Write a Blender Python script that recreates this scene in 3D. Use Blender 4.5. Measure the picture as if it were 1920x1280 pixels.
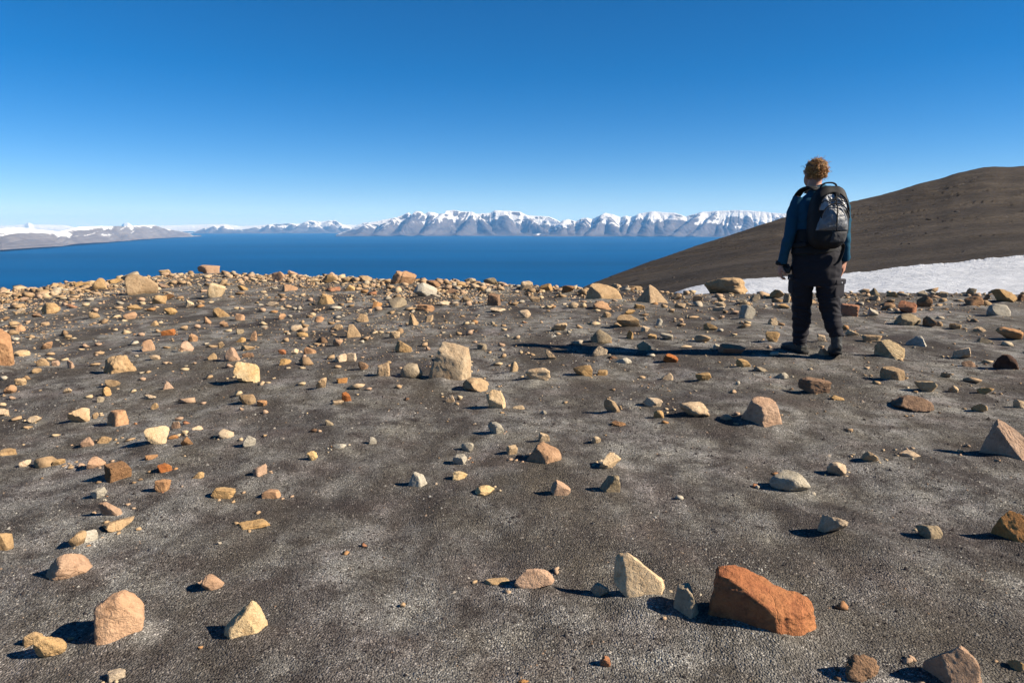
import bpy, bmesh, math, random
import numpy as np
from mathutils import Vector, Matrix

for o in list(bpy.data.objects):
    bpy.data.objects.remove(o, do_unlink=True)
SC = bpy.context.scene
COL = SC.collection

# ------------------------------------------------------------------ camera
CZ = 1.16                       # eye above the trampled ground
PITCH = math.radians(9.53)
FPX = 1280.0                    # focal length in photograph pixels (24 mm lens)
cam_d = bpy.data.cameras.new('camera')
cam_d.lens = 24.0
cam_d.sensor_width = 36.0
cam_d.clip_start = 0.05
cam_d.clip_end = 150000.0
cam = bpy.data.objects.new('camera', cam_d)
COL.objects.link(cam)
cam.location = (0, 0, CZ)
cam.rotation_euler = (math.pi / 2 - PITCH, 0, 0)
SC.camera = cam

# ------------------------------------------------------------------ sky, sun, exposure
SUN_EL = math.radians(33.0)
SUN_BACK = math.radians(13.0)   # the sun stands to the right and a little behind
sun_dir = Vector((math.cos(SUN_EL) * math.cos(SUN_BACK), -math.cos(SUN_EL) * math.sin(SUN_BACK), math.sin(SUN_EL)))
W = bpy.data.worlds.new('World')
SC.world = W
W.use_nodes = True
wn = W.node_tree.nodes
wl = W.node_tree.links
bg = wn['Background']
sky = wn.new('ShaderNodeTexSky')
sky.sky_type = 'NISHITA'
sky.sun_disc = False
sky.sun_elevation = SUN_EL
sky.sun_rotation = math.atan2(sun_dir.x, sun_dir.y)
sky.altitude = 300.0
sky.air_density = 0.6
sky.dust_density = 0.0
sky.ozone_density = 3.2
hs = wn.new('ShaderNodeHueSaturation')
hs.inputs['Saturation'].default_value = 1.41
hs.inputs['Value'].default_value = 1.0
wl.new(sky.outputs['Color'], hs.inputs['Color'])
tint = wn.new('ShaderNodeMix'); tint.data_type = 'RGBA'; tint.blend_type = 'MULTIPLY'
tint.inputs['Factor'].default_value = 1.0; tint.inputs['B'].default_value = (1.0, 0.875, 0.92, 1)
wl.new(hs.outputs['Color'], tint.inputs['A'])
wl.new(tint.outputs['Result'], bg.inputs['Color'])
bg.inputs['Strength'].default_value = 0.061
sl = bpy.data.lights.new('sun', 'SUN')
sl.energy = 5.0
sl.angle = math.radians(0.53)
sl.color = (1.0, 0.90, 0.76)
sun = bpy.data.objects.new('sun', sl)
COL.objects.link(sun)
sun.rotation_euler = sun_dir.to_track_quat('Z', 'Y').to_euler()
sun.location = (30, -10, 40)
SC.view_settings.view_transform = 'Standard'
SC.view_settings.look = 'None'
SC.view_settings.exposure = 1.1
SC.view_settings.gamma = 1.0
SC.view_settings.use_curve_mapping = False
SC.render.engine = 'CYCLES'
SC.cycles.use_denoising = True
SC.cycles.max_bounces = 6
SC.cycles.diffuse_bounces = 3
SC.cycles.glossy_bounces = 2
SC.cycles.transparent_max_bounces = 4
SC.cycles.volume_bounces = 1
SC.cycles.sample_clamp_indirect = 4.0

# ------------------------------------------------------------------ numeric helpers
_rs = np.random.RandomState(7)
_PERM = _rs.permutation(256).astype(np.int64)
_PERM = np.concatenate([_PERM, _PERM, _PERM])
_GR = _rs.normal(size=(256, 3))
_GR /= np.linalg.norm(_GR, axis=1)[:, None]

def perlin(x, y, z):
    x, y, z = np.broadcast_arrays(np.asarray(x, float), np.asarray(y, float), np.asarray(z, float))
    xi = np.floor(x).astype(np.int64); yi = np.floor(y).astype(np.int64); zi = np.floor(z).astype(np.int64)
    xf = x - xi; yf = y - yi; zf = z - zi
    xi &= 255; yi &= 255; zi &= 255
    f = lambda t: t * t * t * (t * (t * 6 - 15) + 10)
    u = f(xf); v = f(yf); w = f(zf)
    res = 0
    for a in (0, 1):
        for b in (0, 1):
            for c in (0, 1):
                g = _GR[_PERM[_PERM[_PERM[(xi + a) & 255] + ((yi + b) & 255)] + ((zi + c) & 255)]]
                d = g[..., 0] * (xf - a) + g[..., 1] * (yf - b) + g[..., 2] * (zf - c)
                wgt = (u if a else 1 - u) * (v if b else 1 - v) * (w if c else 1 - w)
                res = res + wgt * d
    return res * 1.5

def fbm(x, y, z, octv=4, gain=0.5, lac=2.03):
    s = 0; a = 1.0; t = 0
    for i in range(octv):
        s = s + a * perlin(x + 17.3 * i, y - 9.1 * i, z + 4.7 * i)
        t += a; a *= gain
        x = x * lac; y = y * lac; z = z * lac
    return s / t

def sstep(a, b, x):
    t = np.clip((np.asarray(x, float) - a) / (b - a), 0, 1)
    return t * t * (3 - 2 * t)

SP, CP = math.sin(PITCH), math.cos(PITCH)
def pix_dir(u, v):
    """photograph pixel -> world direction with unit forward-axis length"""
    xc = (np.asarray(u, float) - 960.0) / FPX
    yc = (640.0 - np.asarray(v, float)) / FPX
    return xc, yc * SP + CP, yc * CP - SP
def pix_slope(u, v):
    x, y, z = pix_dir(u, v)
    return np.arctan2(x, y), z / np.hypot(x, y)         # azimuth, rise per metre of range
def project(P):
    P = np.asarray(P, float)
    x = P[..., 0]; y = P[..., 1]; z = P[..., 2] - CZ
    d = y * CP - z * SP
    yy = y * SP + z * CP
    d = np.maximum(d, 1e-3)
    return 960 + FPX * x / d, 640 - FPX * yy / d

def ob(name, verts, faces, mat, parent=None, smooth=True, sharp=None):
    me = bpy.data.meshes.new(name)
    verts = np.asarray(verts, dtype=np.float32)
    me.vertices.add(len(verts)); me.vertices.foreach_set('co', verts.ravel())
    if isinstance(faces, np.ndarray):
        n = faces.shape[1]; flat = faces.astype(np.int32).ravel()
        starts = np.arange(0, len(flat), n, dtype=np.int32); tot = np.full(len(faces), n, dtype=np.int32)
    else:
        flat = np.array([i for f in faces for i in f], dtype=np.int32)
        tot = np.array([len(f) for f in faces], dtype=np.int32)
        starts = np.concatenate([[0], np.cumsum(tot)[:-1]]).astype(np.int32)
    me.loops.add(len(flat)); me.loops.foreach_set('vertex_index', flat)
    me.polygons.add(len(tot)); me.polygons.foreach_set('loop_start', starts)
    try: me.polygons.foreach_set('loop_total', tot)
    except Exception: pass
    me.update(calc_edges=True); me.validate()
    if smooth:
        me.polygons.foreach_set('use_smooth', np.ones(len(me.polygons), dtype=bool))
        if sharp: me.set_sharp_from_angle(angle=math.radians(sharp))
    if mat: me.materials.append(mat)
    o = bpy.data.objects.new(name, me)
    COL.objects.link(o)
    if parent: o.parent = parent
    return o

def tag(o, label=None, cat=None, group=None, kind=None):
    if label: o['label'] = label
    if cat: o['category'] = cat
    if group: o['group'] = group
    if kind: o['kind'] = kind
    return o

def grid_faces(nr, nc):
    i = np.arange(nr - 1)[:, None] * nc + np.arange(nc - 1)[None, :]
    return np.stack([i, i + 1, i + nc + 1, i + nc], -1).reshape(-1, 4)

def set_attr(o, name, vals):
    a = o.data.attributes.new(name, 'FLOAT', 'POINT')
    a.data.foreach_set('value', np.asarray(vals, dtype=np.float32).ravel())

# ------------------------------------------------------------------ materials
def new_mat(name, rough=0.9, spec=0.3):
    m = bpy.data.materials.new(name); m.use_nodes = True
    b = m.node_tree.nodes['Principled BSDF']
    b.inputs['Roughness'].default_value = rough
    b.inputs['Specular IOR Level'].default_value = spec
    return m, m.node_tree.nodes, m.node_tree.links, b
def N(ns, t, **kw):
    n = ns.new(t)
    for k, v in kw.items():
        if k in n.inputs: n.inputs[k].default_value = v
        else: setattr(n, k, v)
    return n
def ramp(ns, stops):
    r = ns.new('ShaderNodeValToRGB')
    e = r.color_ramp.elements
    while len(e) < len(stops): e.new(0.5)
    for el, (p, c) in zip(e, stops):
        el.position = p; el.color = (c[0], c[1], c[2], 1) if not isinstance(c, (int, float)) else (c, c, c, 1)
    return r
def mixc(ns, ls, fac, a, b, mode='MIX'):
    m = ns.new('ShaderNodeMix'); m.data_type = 'RGBA'; m.blend_type = mode
    for sock, val in ((m.inputs['Factor'], fac), (m.inputs['A'], a), (m.inputs['B'], b)):
        if hasattr(val, 'is_linked'): ls.new(val, sock)
        elif isinstance(val, (int, float)) and sock.type == 'VALUE': sock.default_value = val
        else: sock.default_value = (val[0], val[1], val[2], 1)
    return m.outputs['Result']
def math_n(ns, ls, op, a, b=None):
    m = ns.new('ShaderNodeMath'); m.operation = op
    for i, v in enumerate((a, b)):
        if v is None: continue
        if hasattr(v, 'is_linked'): ls.new(v, m.inputs[i])
        else: m.inputs[i].default_value = v
    return m.outputs[0]

def ground_material():
    m, ns, ls, b = new_mat('dark_shale_grit', 0.95, 0.15)
    tc = N(ns, 'ShaderNodeTexCoord')
    def noise(scale, detail=4, rough=0.55, vec=None, **kw):
        n = N(ns, 'ShaderNodeTexNoise', Scale=scale, Detail=detail, Roughness=rough, **kw)
        ls.new(vec or tc.outputs['Object'], n.inputs['Vector']); return n.outputs['Fac']
    mp = N(ns, 'ShaderNodeMapping'); mp.inputs['Scale'].default_value = (1.0, 0.45, 1.0); mp.inputs['Rotation'].default_value = (0, 0, math.radians(-28))
    ls.new(tc.outputs['Object'], mp.inputs['Vector'])
    big = noise(0.55, 5, 0.6)
    streak = noise(1.5, 6, 0.68, mp.outputs['Vector'])
    mid = noise(6.0, 5, 0.6)
    fine = noise(55.0, 4, 0.7)
    grit = N(ns, 'ShaderNodeTexVoronoi', Scale=165.0); ls.new(tc.outputs['Object'], grit.inputs['Vector'])
    grit2 = N(ns, 'ShaderNodeTexVoronoi', Scale=400.0); ls.new(tc.outputs['Object'], grit2.inputs['Vector'])
    base = mixc(ns, ls, ramp_fac(ns, ls, big, 0.38, 0.66), (0.048, 0.041, 0.037), (0.086, 0.075, 0.061))
    lightm = ramp_fac(ns, ls, streak, 0.38, 0.64)
    lightm2 = math_n(ns, ls, 'MULTIPLY', lightm, ramp_fac(ns, ls, mid, 0.30, 0.62))
    c1 = mixc(ns, ls, math_n(ns, ls, 'MULTIPLY', lightm2, 1.0), base, (0.235, 0.226, 0.206))
    darkm = ramp_fac(ns, ls, noise(1.15, 4, 0.6), 0.56, 0.70)
    c2 = mixc(ns, ls, math_n(ns, ls, 'MULTIPLY', darkm, 0.55), c1, (0.034, 0.028, 0.027))
    # every grain its own tone
    sep = N(ns, 'ShaderNodeSeparateColor'); ls.new(grit.outputs['Color'], sep.inputs['Color'])
    tone = ramp(ns, [(0.0, 0.45), (0.5, 0.9), (0.88, 1.3), (0.96, 1.9), (1.0, 2.6)])
    ls.new(sep.outputs['Red'], tone.inputs['Fac'])
    c3 = mixc(ns, ls, 0.85, c2, tone.outputs['Color'], 'MULTIPLY')
    sep2 = N(ns, 'ShaderNodeSeparateColor'); ls.new(grit2.outputs['Color'], sep2.inputs['Color'])
    tone2 = ramp(ns, [(0.0, 0.5), (0.6, 1.0), (1.0, 1.7)])
    ls.new(sep2.outputs['Green'], tone2.inputs['Fac'])
    c4 = mixc(ns, ls, 0.8, c3, tone2.outputs['Color'], 'MULTIPLY')
    tintr = ramp(ns, [(0.0, (1.12, 0.94, 0.96)), (0.5, (1, 1, 1)), (1.0, (1.08, 1.02, 0.82))])
    ls.new(noise(2.6, 3), tintr.inputs['Fac'])
    c5 = mixc(ns, ls, 1.0, c4, tintr.outputs['Color'], 'MULTIPLY')
    ls.new(c5, b.inputs['Base Color'])
    h1 = math_n(ns, ls, 'MULTIPLY', grit.outputs['Distance'], -0.9)
    h2 = math_n(ns, ls, 'ADD', h1, math_n(ns, ls, 'MULTIPLY', fine, 0.8))
    h3 = math_n(ns, ls, 'ADD', h2, math_n(ns, ls, 'MULTIPLY', mid, 2.0))
    bp = N(ns, 'ShaderNodeBump', Strength=0.85, Distance=0.0075)
    ls.new(h3, bp.inputs['Height']); ls.new(bp.outputs['Normal'], b.inputs['Normal'])
    return m
def ramp_fac(ns, ls, src, lo, hi):
    mr = ns.new('ShaderNodeMapRange'); mr.interpolation_type = 'SMOOTHSTEP'
    mr.inputs['From Min'].default_value = lo; mr.inputs['From Max'].default_value = hi
    ls.new(src, mr.inputs['Value']); return mr.outputs['Result']

def rock_material(name, c_a, c_b, c_stain, bump=0.55, bedded=False, grain=1.0):
    m, ns, ls, b = new_mat(name, 0.88, 0.2)
    tc = N(ns, 'ShaderNodeTexCoord'); oi = N(ns, 'ShaderNodeObjectInfo')
    off = N(ns, 'ShaderNodeVectorMath', operation='ADD')
    ls.new(tc.outputs['Object'], off.inputs[0])
    sc = N(ns, 'ShaderNodeVectorMath', operation='SCALE'); sc.inputs[0].default_value = (31.0, 17.0, 23.0)
    ls.new(oi.outputs['Random'], sc.inputs['Scale']); ls.new(sc.outputs[0], off.inputs[1])
    P = off.outputs[0]
    def noise(scale, detail=5, rough=0.6, vec=None):
        n = N(ns, 'ShaderNodeTexNoise', Scale=scale, Detail=detail, Roughness=rough)
        ls.new(vec or P, n.inputs['Vector']); return n.outputs['Fac']
    n1 = noise(9.0); n2 = noise(42.0, 6, 0.70); n3 = noise(190.0, 3, 0.7)
    col = mixc(ns, ls, ramp_fac(ns, ls, n1, 0.32, 0.68), c_a, c_b)
    st = math_n(ns, ls, 'MULTIPLY', ramp_fac(ns, ls, noise(17.0, 6, 0.72), 0.50, 0.66), 0.55)
    col = mixc(ns, ls, st, col, c_stain)
    sp = ramp(ns, [(0.26, 0.55), (0.44, 1.05), (0.75, 1.40)]); ls.new(n2, sp.inputs['Fac'])
    col = mixc(ns, ls, 0.75, col, sp.outputs['Color'], 'MULTIPLY')
    sp3 = ramp(ns, [(0.3, 0.86), (0.52, 1.08), (0.75, 1.22)]); ls.new(n3, sp3.inputs['Fac'])
    col = mixc(ns, ls, 0.8, col, sp3.outputs['Color'], 'MULTIPLY')
    hv = N(ns, 'ShaderNodeHueSaturation')
    ls.new(col, hv.inputs['Color'])
    rv = N(ns, 'ShaderNodeMapRange'); rv.inputs['To Min'].default_value = 0.84; rv.inputs['To Max'].default_value = 1.16
    ls.new(oi.outputs['Random'], rv.inputs['Value']); ls.new(rv.outputs['Result'], hv.inputs['Value'])
    r7 = math_n(ns, ls, 'FRACT', math_n(ns, ls, 'MULTIPLY', oi.outputs['Random'], 7.31))
    rs_ = N(ns, 'ShaderNodeMapRange'); rs_.inputs['To Min'].default_value = 0.92; rs_.inputs['To Max'].default_value = 1.16
    ls.new(r7, rs_.inputs['Value']); ls.new(rs_.outputs['Result'], hv.inputs['Saturation'])
    ls.new(hv.outputs['Color'], b.inputs['Base Color'])
    hsum = math_n(ns, ls, 'ADD', math_n(ns, ls, 'MULTIPLY', n2, 1.2), math_n(ns, ls, 'MULTIPLY', n3, 0.35 * grain))
    vr = N(ns, 'ShaderNodeTexVoronoi', Scale=7.0, feature='DISTANCE_TO_EDGE')
    wv = N(ns, 'ShaderNodeVectorMath', operation='ADD'); ls.new(P, wv.inputs[0])
    nz = N(ns, 'ShaderNodeTexNoise', Scale=6.0, Detail=4); ls.new(P, nz.inputs['Vector']); 
    sc2 = N(ns, 'ShaderNodeVectorMath', operation='SCALE'); sc2.inputs['Scale'].default_value = 0.35
    ls.new(nz.outputs['Color'], sc2.inputs[0]); ls.new(sc2.outputs[0], wv.inputs[1]); ls.new(wv.outputs[0], vr.inputs['Vector'])
    crack = ramp_fac(ns, ls, vr.outputs['Distance'], 0.0, 0.03)
    hsum = math_n(ns, ls, 'ADD', hsum, math_n(ns, ls, 'MULTIPLY', crack, 0.18))
    if bedded:
        wvt = N(ns, 'ShaderNodeTexWave', Scale=16.0, Distortion=9.0, Detail=6); wvt.bands_direction = 'DIAGONAL'
        ls.new(P, wvt.inputs['Vector'])
        hsum = math_n(ns, ls, 'ADD', hsum, math_n(ns, ls, 'MULTIPLY', wvt.outputs['Fac'], 0.16))
    bp = N(ns, 'ShaderNodeBump', Strength=bump, Distance=0.028)
    ls.new(hsum, bp.inputs['Height']); ls.new(bp.outputs['Normal'], b.inputs['Normal'])
    return m

ROCK = {
 't': rock_material('tan_sandstone', (0.350, 0.240, 0.132), (0.300, 0.195, 0.100), (0.170, 0.105, 0.056)),
 'p': rock_material('cream_sandstone', (0.440, 0.340, 0.225), (0.375, 0.268, 0.165), (0.245, 0.158, 0.088)),
 'o': rock_material('ochre_sandstone', (0.350, 0.195, 0.092), (0.300, 0.158, 0.076), (0.205, 0.100, 0.046)),
 'r': rock_material('rust_red_sandstone', (0.275, 0.112, 0.056), (0.310, 0.142, 0.068), (0.150, 0.058, 0.034)),
 'k': rock_material('pinkish_tan_sandstone', (0.360, 0.236, 0.152), (0.310, 0.192, 0.118), (0.220, 0.126, 0.074)),
 'g': rock_material('grey_beige_sandstone', (0.275, 0.220, 0.148), (0.230, 0.178, 0.114), (0.140, 0.108, 0.072)),
 'b': rock_material('brown_ironstone', (0.240, 0.142, 0.080), (0.200, 0.120, 0.070), (0.120, 0.066, 0.042), bump=0.8),
 'w': rock_material('pale_grey_sandstone', (0.350, 0.315, 0.252), (0.305, 0.268, 0.205), (0.215, 0.180, 0.132)),
 'y': rock_material('pale_yellow_sandstone', (0.475, 0.368, 0.232), (0.415, 0.298, 0.165), (0.300, 0.182, 0.088)),
 'd': rock_material('dark_rusty_ironstone', (0.085, 0.042, 0.028), (0.115, 0.062, 0.038), (0.045, 0.027, 0.022), bump=1.0),
 'l': rock_material('bedded_cream_sandstone', (0.440, 0.340, 0.210), (0.365, 0.265, 0.150), (0.200, 0.125, 0.066), bump=1.0, bedded=True),
}
M_GROUND = ground_material()

# ================================================================== terrain
CREST = np.array([(-900, 720), (-500, 655), (-200, 590), (0, 551), (100, 536), (200, 527), (300, 518), (400, 512), (500, 515), (560, 519),
                  (700, 525), (850, 530), (1000, 536), (1100, 542), (1200, 547), (1300, 550), (1500, 553), (1700, 552),
                  (1920, 551), (2150, 551), (2700, 560)], float)
KC = 0.075
def _crest_table():
    az, sl = pix_slope(CREST[:, 0], CREST[:, 1])
    rcs = []
    rr = np.linspace(2, 60, 4000)
    for s in sl:
        lo, hi = 2.0, 40.0
        for _ in range(40):
            rc = (lo + hi) / 2
            d = np.maximum(rr - rc, 0); z = -KC * d * d / 2
            sil = np.max((z - CZ) / rr)
            if sil < s: lo = rc
            else: hi = rc
        rcs.append((lo + hi) / 2)
    return az, np.array(rcs)
CR_AZ, CR_R = _crest_table()
def crest_r(az):
    return np.interp(az, CR_AZ, CR_R)
def ground_h(x, y):
    x = np.asarray(x, float); y = np.asarray(y, float)
    r = np.hypot(x, y); az = np.arctan2(x, y)
    rc = crest_r(az)
    s = np.maximum(r - rc, 0)
    m = 0.5
    s1 = m / KC
    drop = np.where(s < s1, KC * s * s / 2, KC * s1 * s1 / 2 + m * (s - s1))
    amp = sstep(0.6, 3.0, r)
    n = 0.055 * perlin(x * 0.42, y * 0.42, 3.1) + 0.030 * perlin(x * 1.3, y * 1.3, 7.7) * 1.0
    n2 = 0.013 * perlin(x * 4.1, y * 4.1, 1.7) + 0.005 * perlin(x * 11.0, y * 11.0, 5.2)
    return n * amp + n2 - drop * 1.0
def hit_ground(u, v):
    dx, dy, dz = pix_dir(u, v)
    L = math.hypot(dx, dy); dx /= L; dy /= L; dz /= L
    r = np.concatenate([np.linspace(0.8, 8, 900), np.linspace(8, 40, 1600)])
    gap = CZ + dz * r - ground_h(dx * r, dy * r)
    below = np.nonzero(gap < 0)[0]
    i = below[0] if len(below) else int(np.argmin(gap[r < 24]))
    return dx * r[i], dy * r[i], r[i]

def build_ground():
    rad = np.concatenate([[0.02], np.geomspace(0.25, 30.0, 430), np.geomspace(31.0, 720.0, 40)])
    front = np.linspace(-62, 62, 560)
    back = np.linspace(62, 298, 42)[1:]
    az = np.radians(np.concatenate([front, back]))
    R, A = np.meshgrid(rad, az, indexing='ij')
    X = R * np.sin(A); Y = R * np.cos(A)
    Z = ground_h(X, Y)
    nr, nc = R.shape
    f = grid_faces(nr, nc)
    v = np.stack([X, Y, Z], -1).reshape(-1, 3)
    return ob('ground', v, f[:, ::-1].copy(), M_GROUND)
ground = tag(build_ground(), kind='structure')

SEA_Z = -265.0
def sea_material():
    m = bpy.data.materials.new('deep_fjord_water'); m.use_nodes = True
    ns, ls = m.node_tree.nodes, m.node_tree.links
    ns.remove(ns['Principled BSDF'])
    df = N(ns, 'ShaderNodeBsdfDiffuse'); gl = N(ns, 'ShaderNodeBsdfGlossy', Roughness=0.35); gl.inputs['Color'].default_value = (0.5, 0.85, 1, 1)
    mx = N(ns, 'ShaderNodeMixShader'); mx.inputs[0].default_value = 0.05
    ls.new(df.outputs[0], mx.inputs[1]); ls.new(gl.outputs[0], mx.inputs[2]); ls.new(mx.outputs[0], ns['Material Output'].inputs['Surface'])
    tc = N(ns, 'ShaderNodeTexCoord')
    n1 = N(ns, 'ShaderNodeTexNoise', Scale=0.05, Detail=5, Roughness=0.6)
    ls.new(tc.outputs['Object'], n1.inputs['Vector'])
    mp = N(ns, 'ShaderNodeMapping'); mp.inputs['Scale'].default_value = (0.25, 1.0, 1.0)
    ls.new(tc.outputs['Object'], mp.inputs['Vector'])
    n2 = N(ns, 'ShaderNodeTexNoise', Scale=0.0011, Detail=6); ls.new(mp.outputs[0], n2.inputs['Vector'])
    rr = ramp(ns, [(0.30, (0.0, 0.047, 0.140)), (0.7, (0.0, 0.069, 0.204))])
    ls.new(n2.outputs['Fac'], rr.inputs['Fac']); ls.new(rr.outputs['Color'], df.inputs['Color'])
    bp = N(ns, 'ShaderNodeBump', Strength=0.6, Distance=6.0); ls.new(n1.outputs['Fac'], bp.inputs['Height'])
    ls.new(bp.outputs['Normal'], gl.inputs['Normal'])
    return m
sea = ob('sea_water', [(-90000, -30000, SEA_Z), (90000, -30000, SEA_Z), (90000, 90000, SEA_Z), (-90000, 90000, SEA_Z)], [(0, 1, 2, 3)], sea_material())
tag(sea, kind='structure')

# ------------------------------------------------------------------ hillside on the right and its snow patch
RIDGE = np.array([(960, 600), (1000, 580), (1060, 553), (1110, 531), (1150, 516), (1200, 497), (1300, 463), (1400, 431), (1470, 408), (1540, 392), (1600, 378),
                  (1640, 369), (1680, 358), (1722, 344), (1765, 335), (1790, 325), (1820, 319), (1850, 313), (1875, 311.5), (1890, 313), (1912, 311), (1960, 308), (2100, 290), (2600, 235)], float)
SNOWT = np.array([(960, 640), (1100, 590), (1200, 566), (1240, 557), (1270, 551), (1300, 542), (1340, 534), (1400, 527), (1480, 520), (1580, 517), (1640, 512), (1690, 502), (1708, 501), (1740, 496), (1785, 494), (1797, 497),
                  (1830, 491), (1862, 487), (1880, 482), (1900, 480.5), (1930, 481), (2100, 468), (2600, 430)], float)
_UU = np.arange(760, 2801, 1.0)
def _smooth(xs, ys, sig):
    y = np.interp(_UU, xs, ys)
    y = np.where(_UU < xs[0], ys[0] + (ys[1] - ys[0]) / (xs[1] - xs[0]) * (_UU - xs[0]), y)
    y = np.where(_UU > xs[-1], ys[-1] + (ys[-1] - ys[-2]) / (xs[-1] - xs[-2]) * (_UU - xs[-1]), y)
    kx = np.arange(-int(3 * sig), int(3 * sig) + 1); kk = np.exp(-kx * kx / (2 * sig * sig)); kk /= kk.sum()
    return np.convolve(np.pad(y, len(kx) // 2, mode='reflect', reflect_type='odd'), kk, 'valid')
_VR = _smooth(RIDGE[:, 0], RIDGE[:, 1], 9); _VS = _smooth(SNOWT[:, 0], SNOWT[:, 1], 45)
_RS = _smooth([960, 1110, 1300, 1500, 1920, 2600], [26, 30, 34, 37, 42, 48], 90)
_RR = _smooth([960, 1110, 1300, 1600, 1920, 2600], [45, 75, 130, 200, 270, 330], 90)
_RB = _smooth(_UU, crest_r(pix_slope(_UU, 552 + 0 * _UU)[0]) + 1.2, 60)
def hill_cols(us):
    vr = np.interp(us, _UU, _VR); vs = np.interp(us, _UU, _VS)
    vs = np.maximum(vs, vr + 3)
    az, er = pix_slope(us, vr); _, es = pix_slope(us, vs)
    _, eb = pix_slope(us, np.maximum(vs + 10, 600 + 0 * us))
    rs = np.interp(us, _UU, _RS); rr = np.interp(us, _UU, _RR); rb = np.interp(us, _UU, _RB)
    return az, er, es, eb, rs, rr, rb
def hill_point(us, t, lift=0.0):
    """t<0: floor of the hollow up to the snow's upper edge, 0..1: slope up to the ridge, >1: far side"""
    az, er, es, eb, rs, rr, rb = hill_cols(us)
    tt = np.clip(t, 0, 1)
    r1 = rs + (rr - rs) * tt ** 1.35
    e1 = es + (er - es) * tt
    w = np.clip(-t, 0, 1)
    r = np.where(t < 0, rs + (rb - rs) * w, r1)
    e = np.where(t < 0, es + (eb - es) * w ** 1.2, e1)
    z = CZ + e * r
    back = np.maximum(t - 1, 0)
    r = r + back * 700; z = z - back * back * 420 - back * 60
    return r * np.sin(az), r * np.cos(az), z + lift, r
def hill_material():
    m, ns, ls, b = new_mat('brown_shale_slope', 0.95, 0.1)
    tc = N(ns, 'ShaderNodeTexCoord')
    mp = N(ns, 'ShaderNodeMapping'); mp.inputs['Rotation'].default_value = (0, math.radians(12), math.radians(25)); mp.inputs['Scale'].default_value = (0.35, 1.0, 1.6)
    ls.new(tc.outputs['Object'], mp.inputs['Vector'])
    def noise(scale, detail=5, rough=0.6, vec=None):
        n = N(ns, 'ShaderNodeTexNoise', Scale=scale, Detail=detail, Roughness=rough)
        ls.new(vec or tc.outputs['Object'], n.inputs['Vector']); return n.outputs['Fac']
    a = noise(0.06, 6, 0.65, mp.outputs[0]); c = noise(0.5, 6, 0.7, mp.outputs[0]); d = noise(2.2, 5, 0.7)
    col = mixc(ns, ls, ramp_fac(ns, ls, a, 0.38, 0.64), (0.037, 0.030, 0.0235), (0.060, 0.049, 0.038))
    sp = ramp(ns, [(0.28, 0.65), (0.5, 1.0), (0.72, 1.3)]); ls.new(c, sp.inputs['Fac'])
    col = mixc(ns, ls, 0.8, col, sp.outputs['Color'], 'MULTIPLY')
    sp2 = ramp(ns, [(0.3, 0.6), (0.5, 1.0), (0.74, 1.5)]); ls.new(d, sp2.inputs['Fac'])
    col = mixc(ns, ls, 0.7, col, sp2.outputs['Color'], 'MULTIPLY')
    ls.new(col, b.inputs['Base Color'])
    hsum = math_n(ns, ls, 'ADD', math_n(ns, ls, 'MULTIPLY', c, 1.6), math_n(ns, ls, 'MULTIPLY', d, 0.5))
    bp = N(ns, 'ShaderNodeBump', Strength=0.6, Distance=0.5); ls.new(hsum, bp.inputs['Height']); ls.new(bp.outputs['Normal'], b.inputs['Normal'])
    return m
def hill_noise(X, Y, r, us, t):
    k = sstep(-0.35, 0.12, t) * np.clip(r / 100.0, 0.25, 2.2)
    n = 0.55 * fbm(X * 0.045, Y * 0.045, us * 0.0, 4)
    # broken little outcrop steps running along the slope
    q = (Y * 0.32 - X * 0.10)
    st = perlin(X * 0.03, q * 0.35 + 0.8 * perlin(X * 0.05, Y * 0.05, 2.0), 4.0)
    st2 = perlin(X * 0.09, q * 1.1, 9.0)
    n = n + 0.18 * (1 - np.abs(st) * 3.2).clip(0, 1) ** 2 * (st2 > -0.1) + 0.14 * np.maximum(st2, 0) * sstep(0.0, 0.4, perlin(X * 0.06, Y * 0.06, 6.0))
    n = n + 0.10 * fbm(X * 0.5, Y * 0.5, 8.0, 3)
    edge = 1 - 0.75 * sstep(0.86, 1.0, t)
    return n * k * edge
def build_hill():
    us = np.concatenate([np.linspace(965, 1960, 520), np.linspace(1970, 2600, 80)])
    ts = np.concatenate([np.linspace(-1, -0.05, 24), np.linspace(0, 1, 230), [1.01, 1.03, 1.08, 1.18, 1.35, 1.6, 1.9, 2.2]])
    T, U = np.meshgrid(ts, us, indexing='ij')
    X, Y, Z, R = hill_point(U, T)
    Z = Z + hill_noise(X, Y, R, U, T)
    return ob('hillside', np.stack([X, Y, Z], -1).reshape(-1, 3), grid_faces(*X.shape), hill_material())
hill = tag(build_hill(), kind='structure')

def snow_material():
    m, ns, ls, b = new_mat('old_granular_snow', 0.75, 0.2)
    tc = N(ns, 'ShaderNodeTexCoord')
    n1 = N(ns, 'ShaderNodeTexNoise', Scale=0.7, Detail=6, Roughness=0.65); ls.new(tc.outputs['Object'], n1.inputs['Vector'])
    rr = ramp(ns, [(0.3, (0.40, 0.42, 0.45)), (0.6, (0.52, 0.54, 0.57))]); ls.new(n1.outputs['Fac'], rr.inputs['Fac'])
    ls.new(rr.outputs['Color'], b.inputs['Base Color'])
    mp = N(ns, 'ShaderNodeMapping'); mp.inputs['Rotation'].default_value = (0, 0, math.radians(38)); mp.inputs['Scale'].default_value = (1.0, 0.3, 1.0)
    ls.new(tc.outputs['Object'], mp.inputs['Vector'])
    n2 = N(ns, 'ShaderNodeTexNoise', Scale=6.0, Detail=6, Roughness=0.75); ls.new(mp.outputs[0], n2.inputs['Vector'])
    bp = N(ns, 'ShaderNodeBump', Strength=0.7, Distance=0.16); ls.new(n2.outputs['Fac'], bp.inputs['Height']); ls.new(bp.outputs['Normal'], b.inputs['Normal'])
    return m
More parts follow.
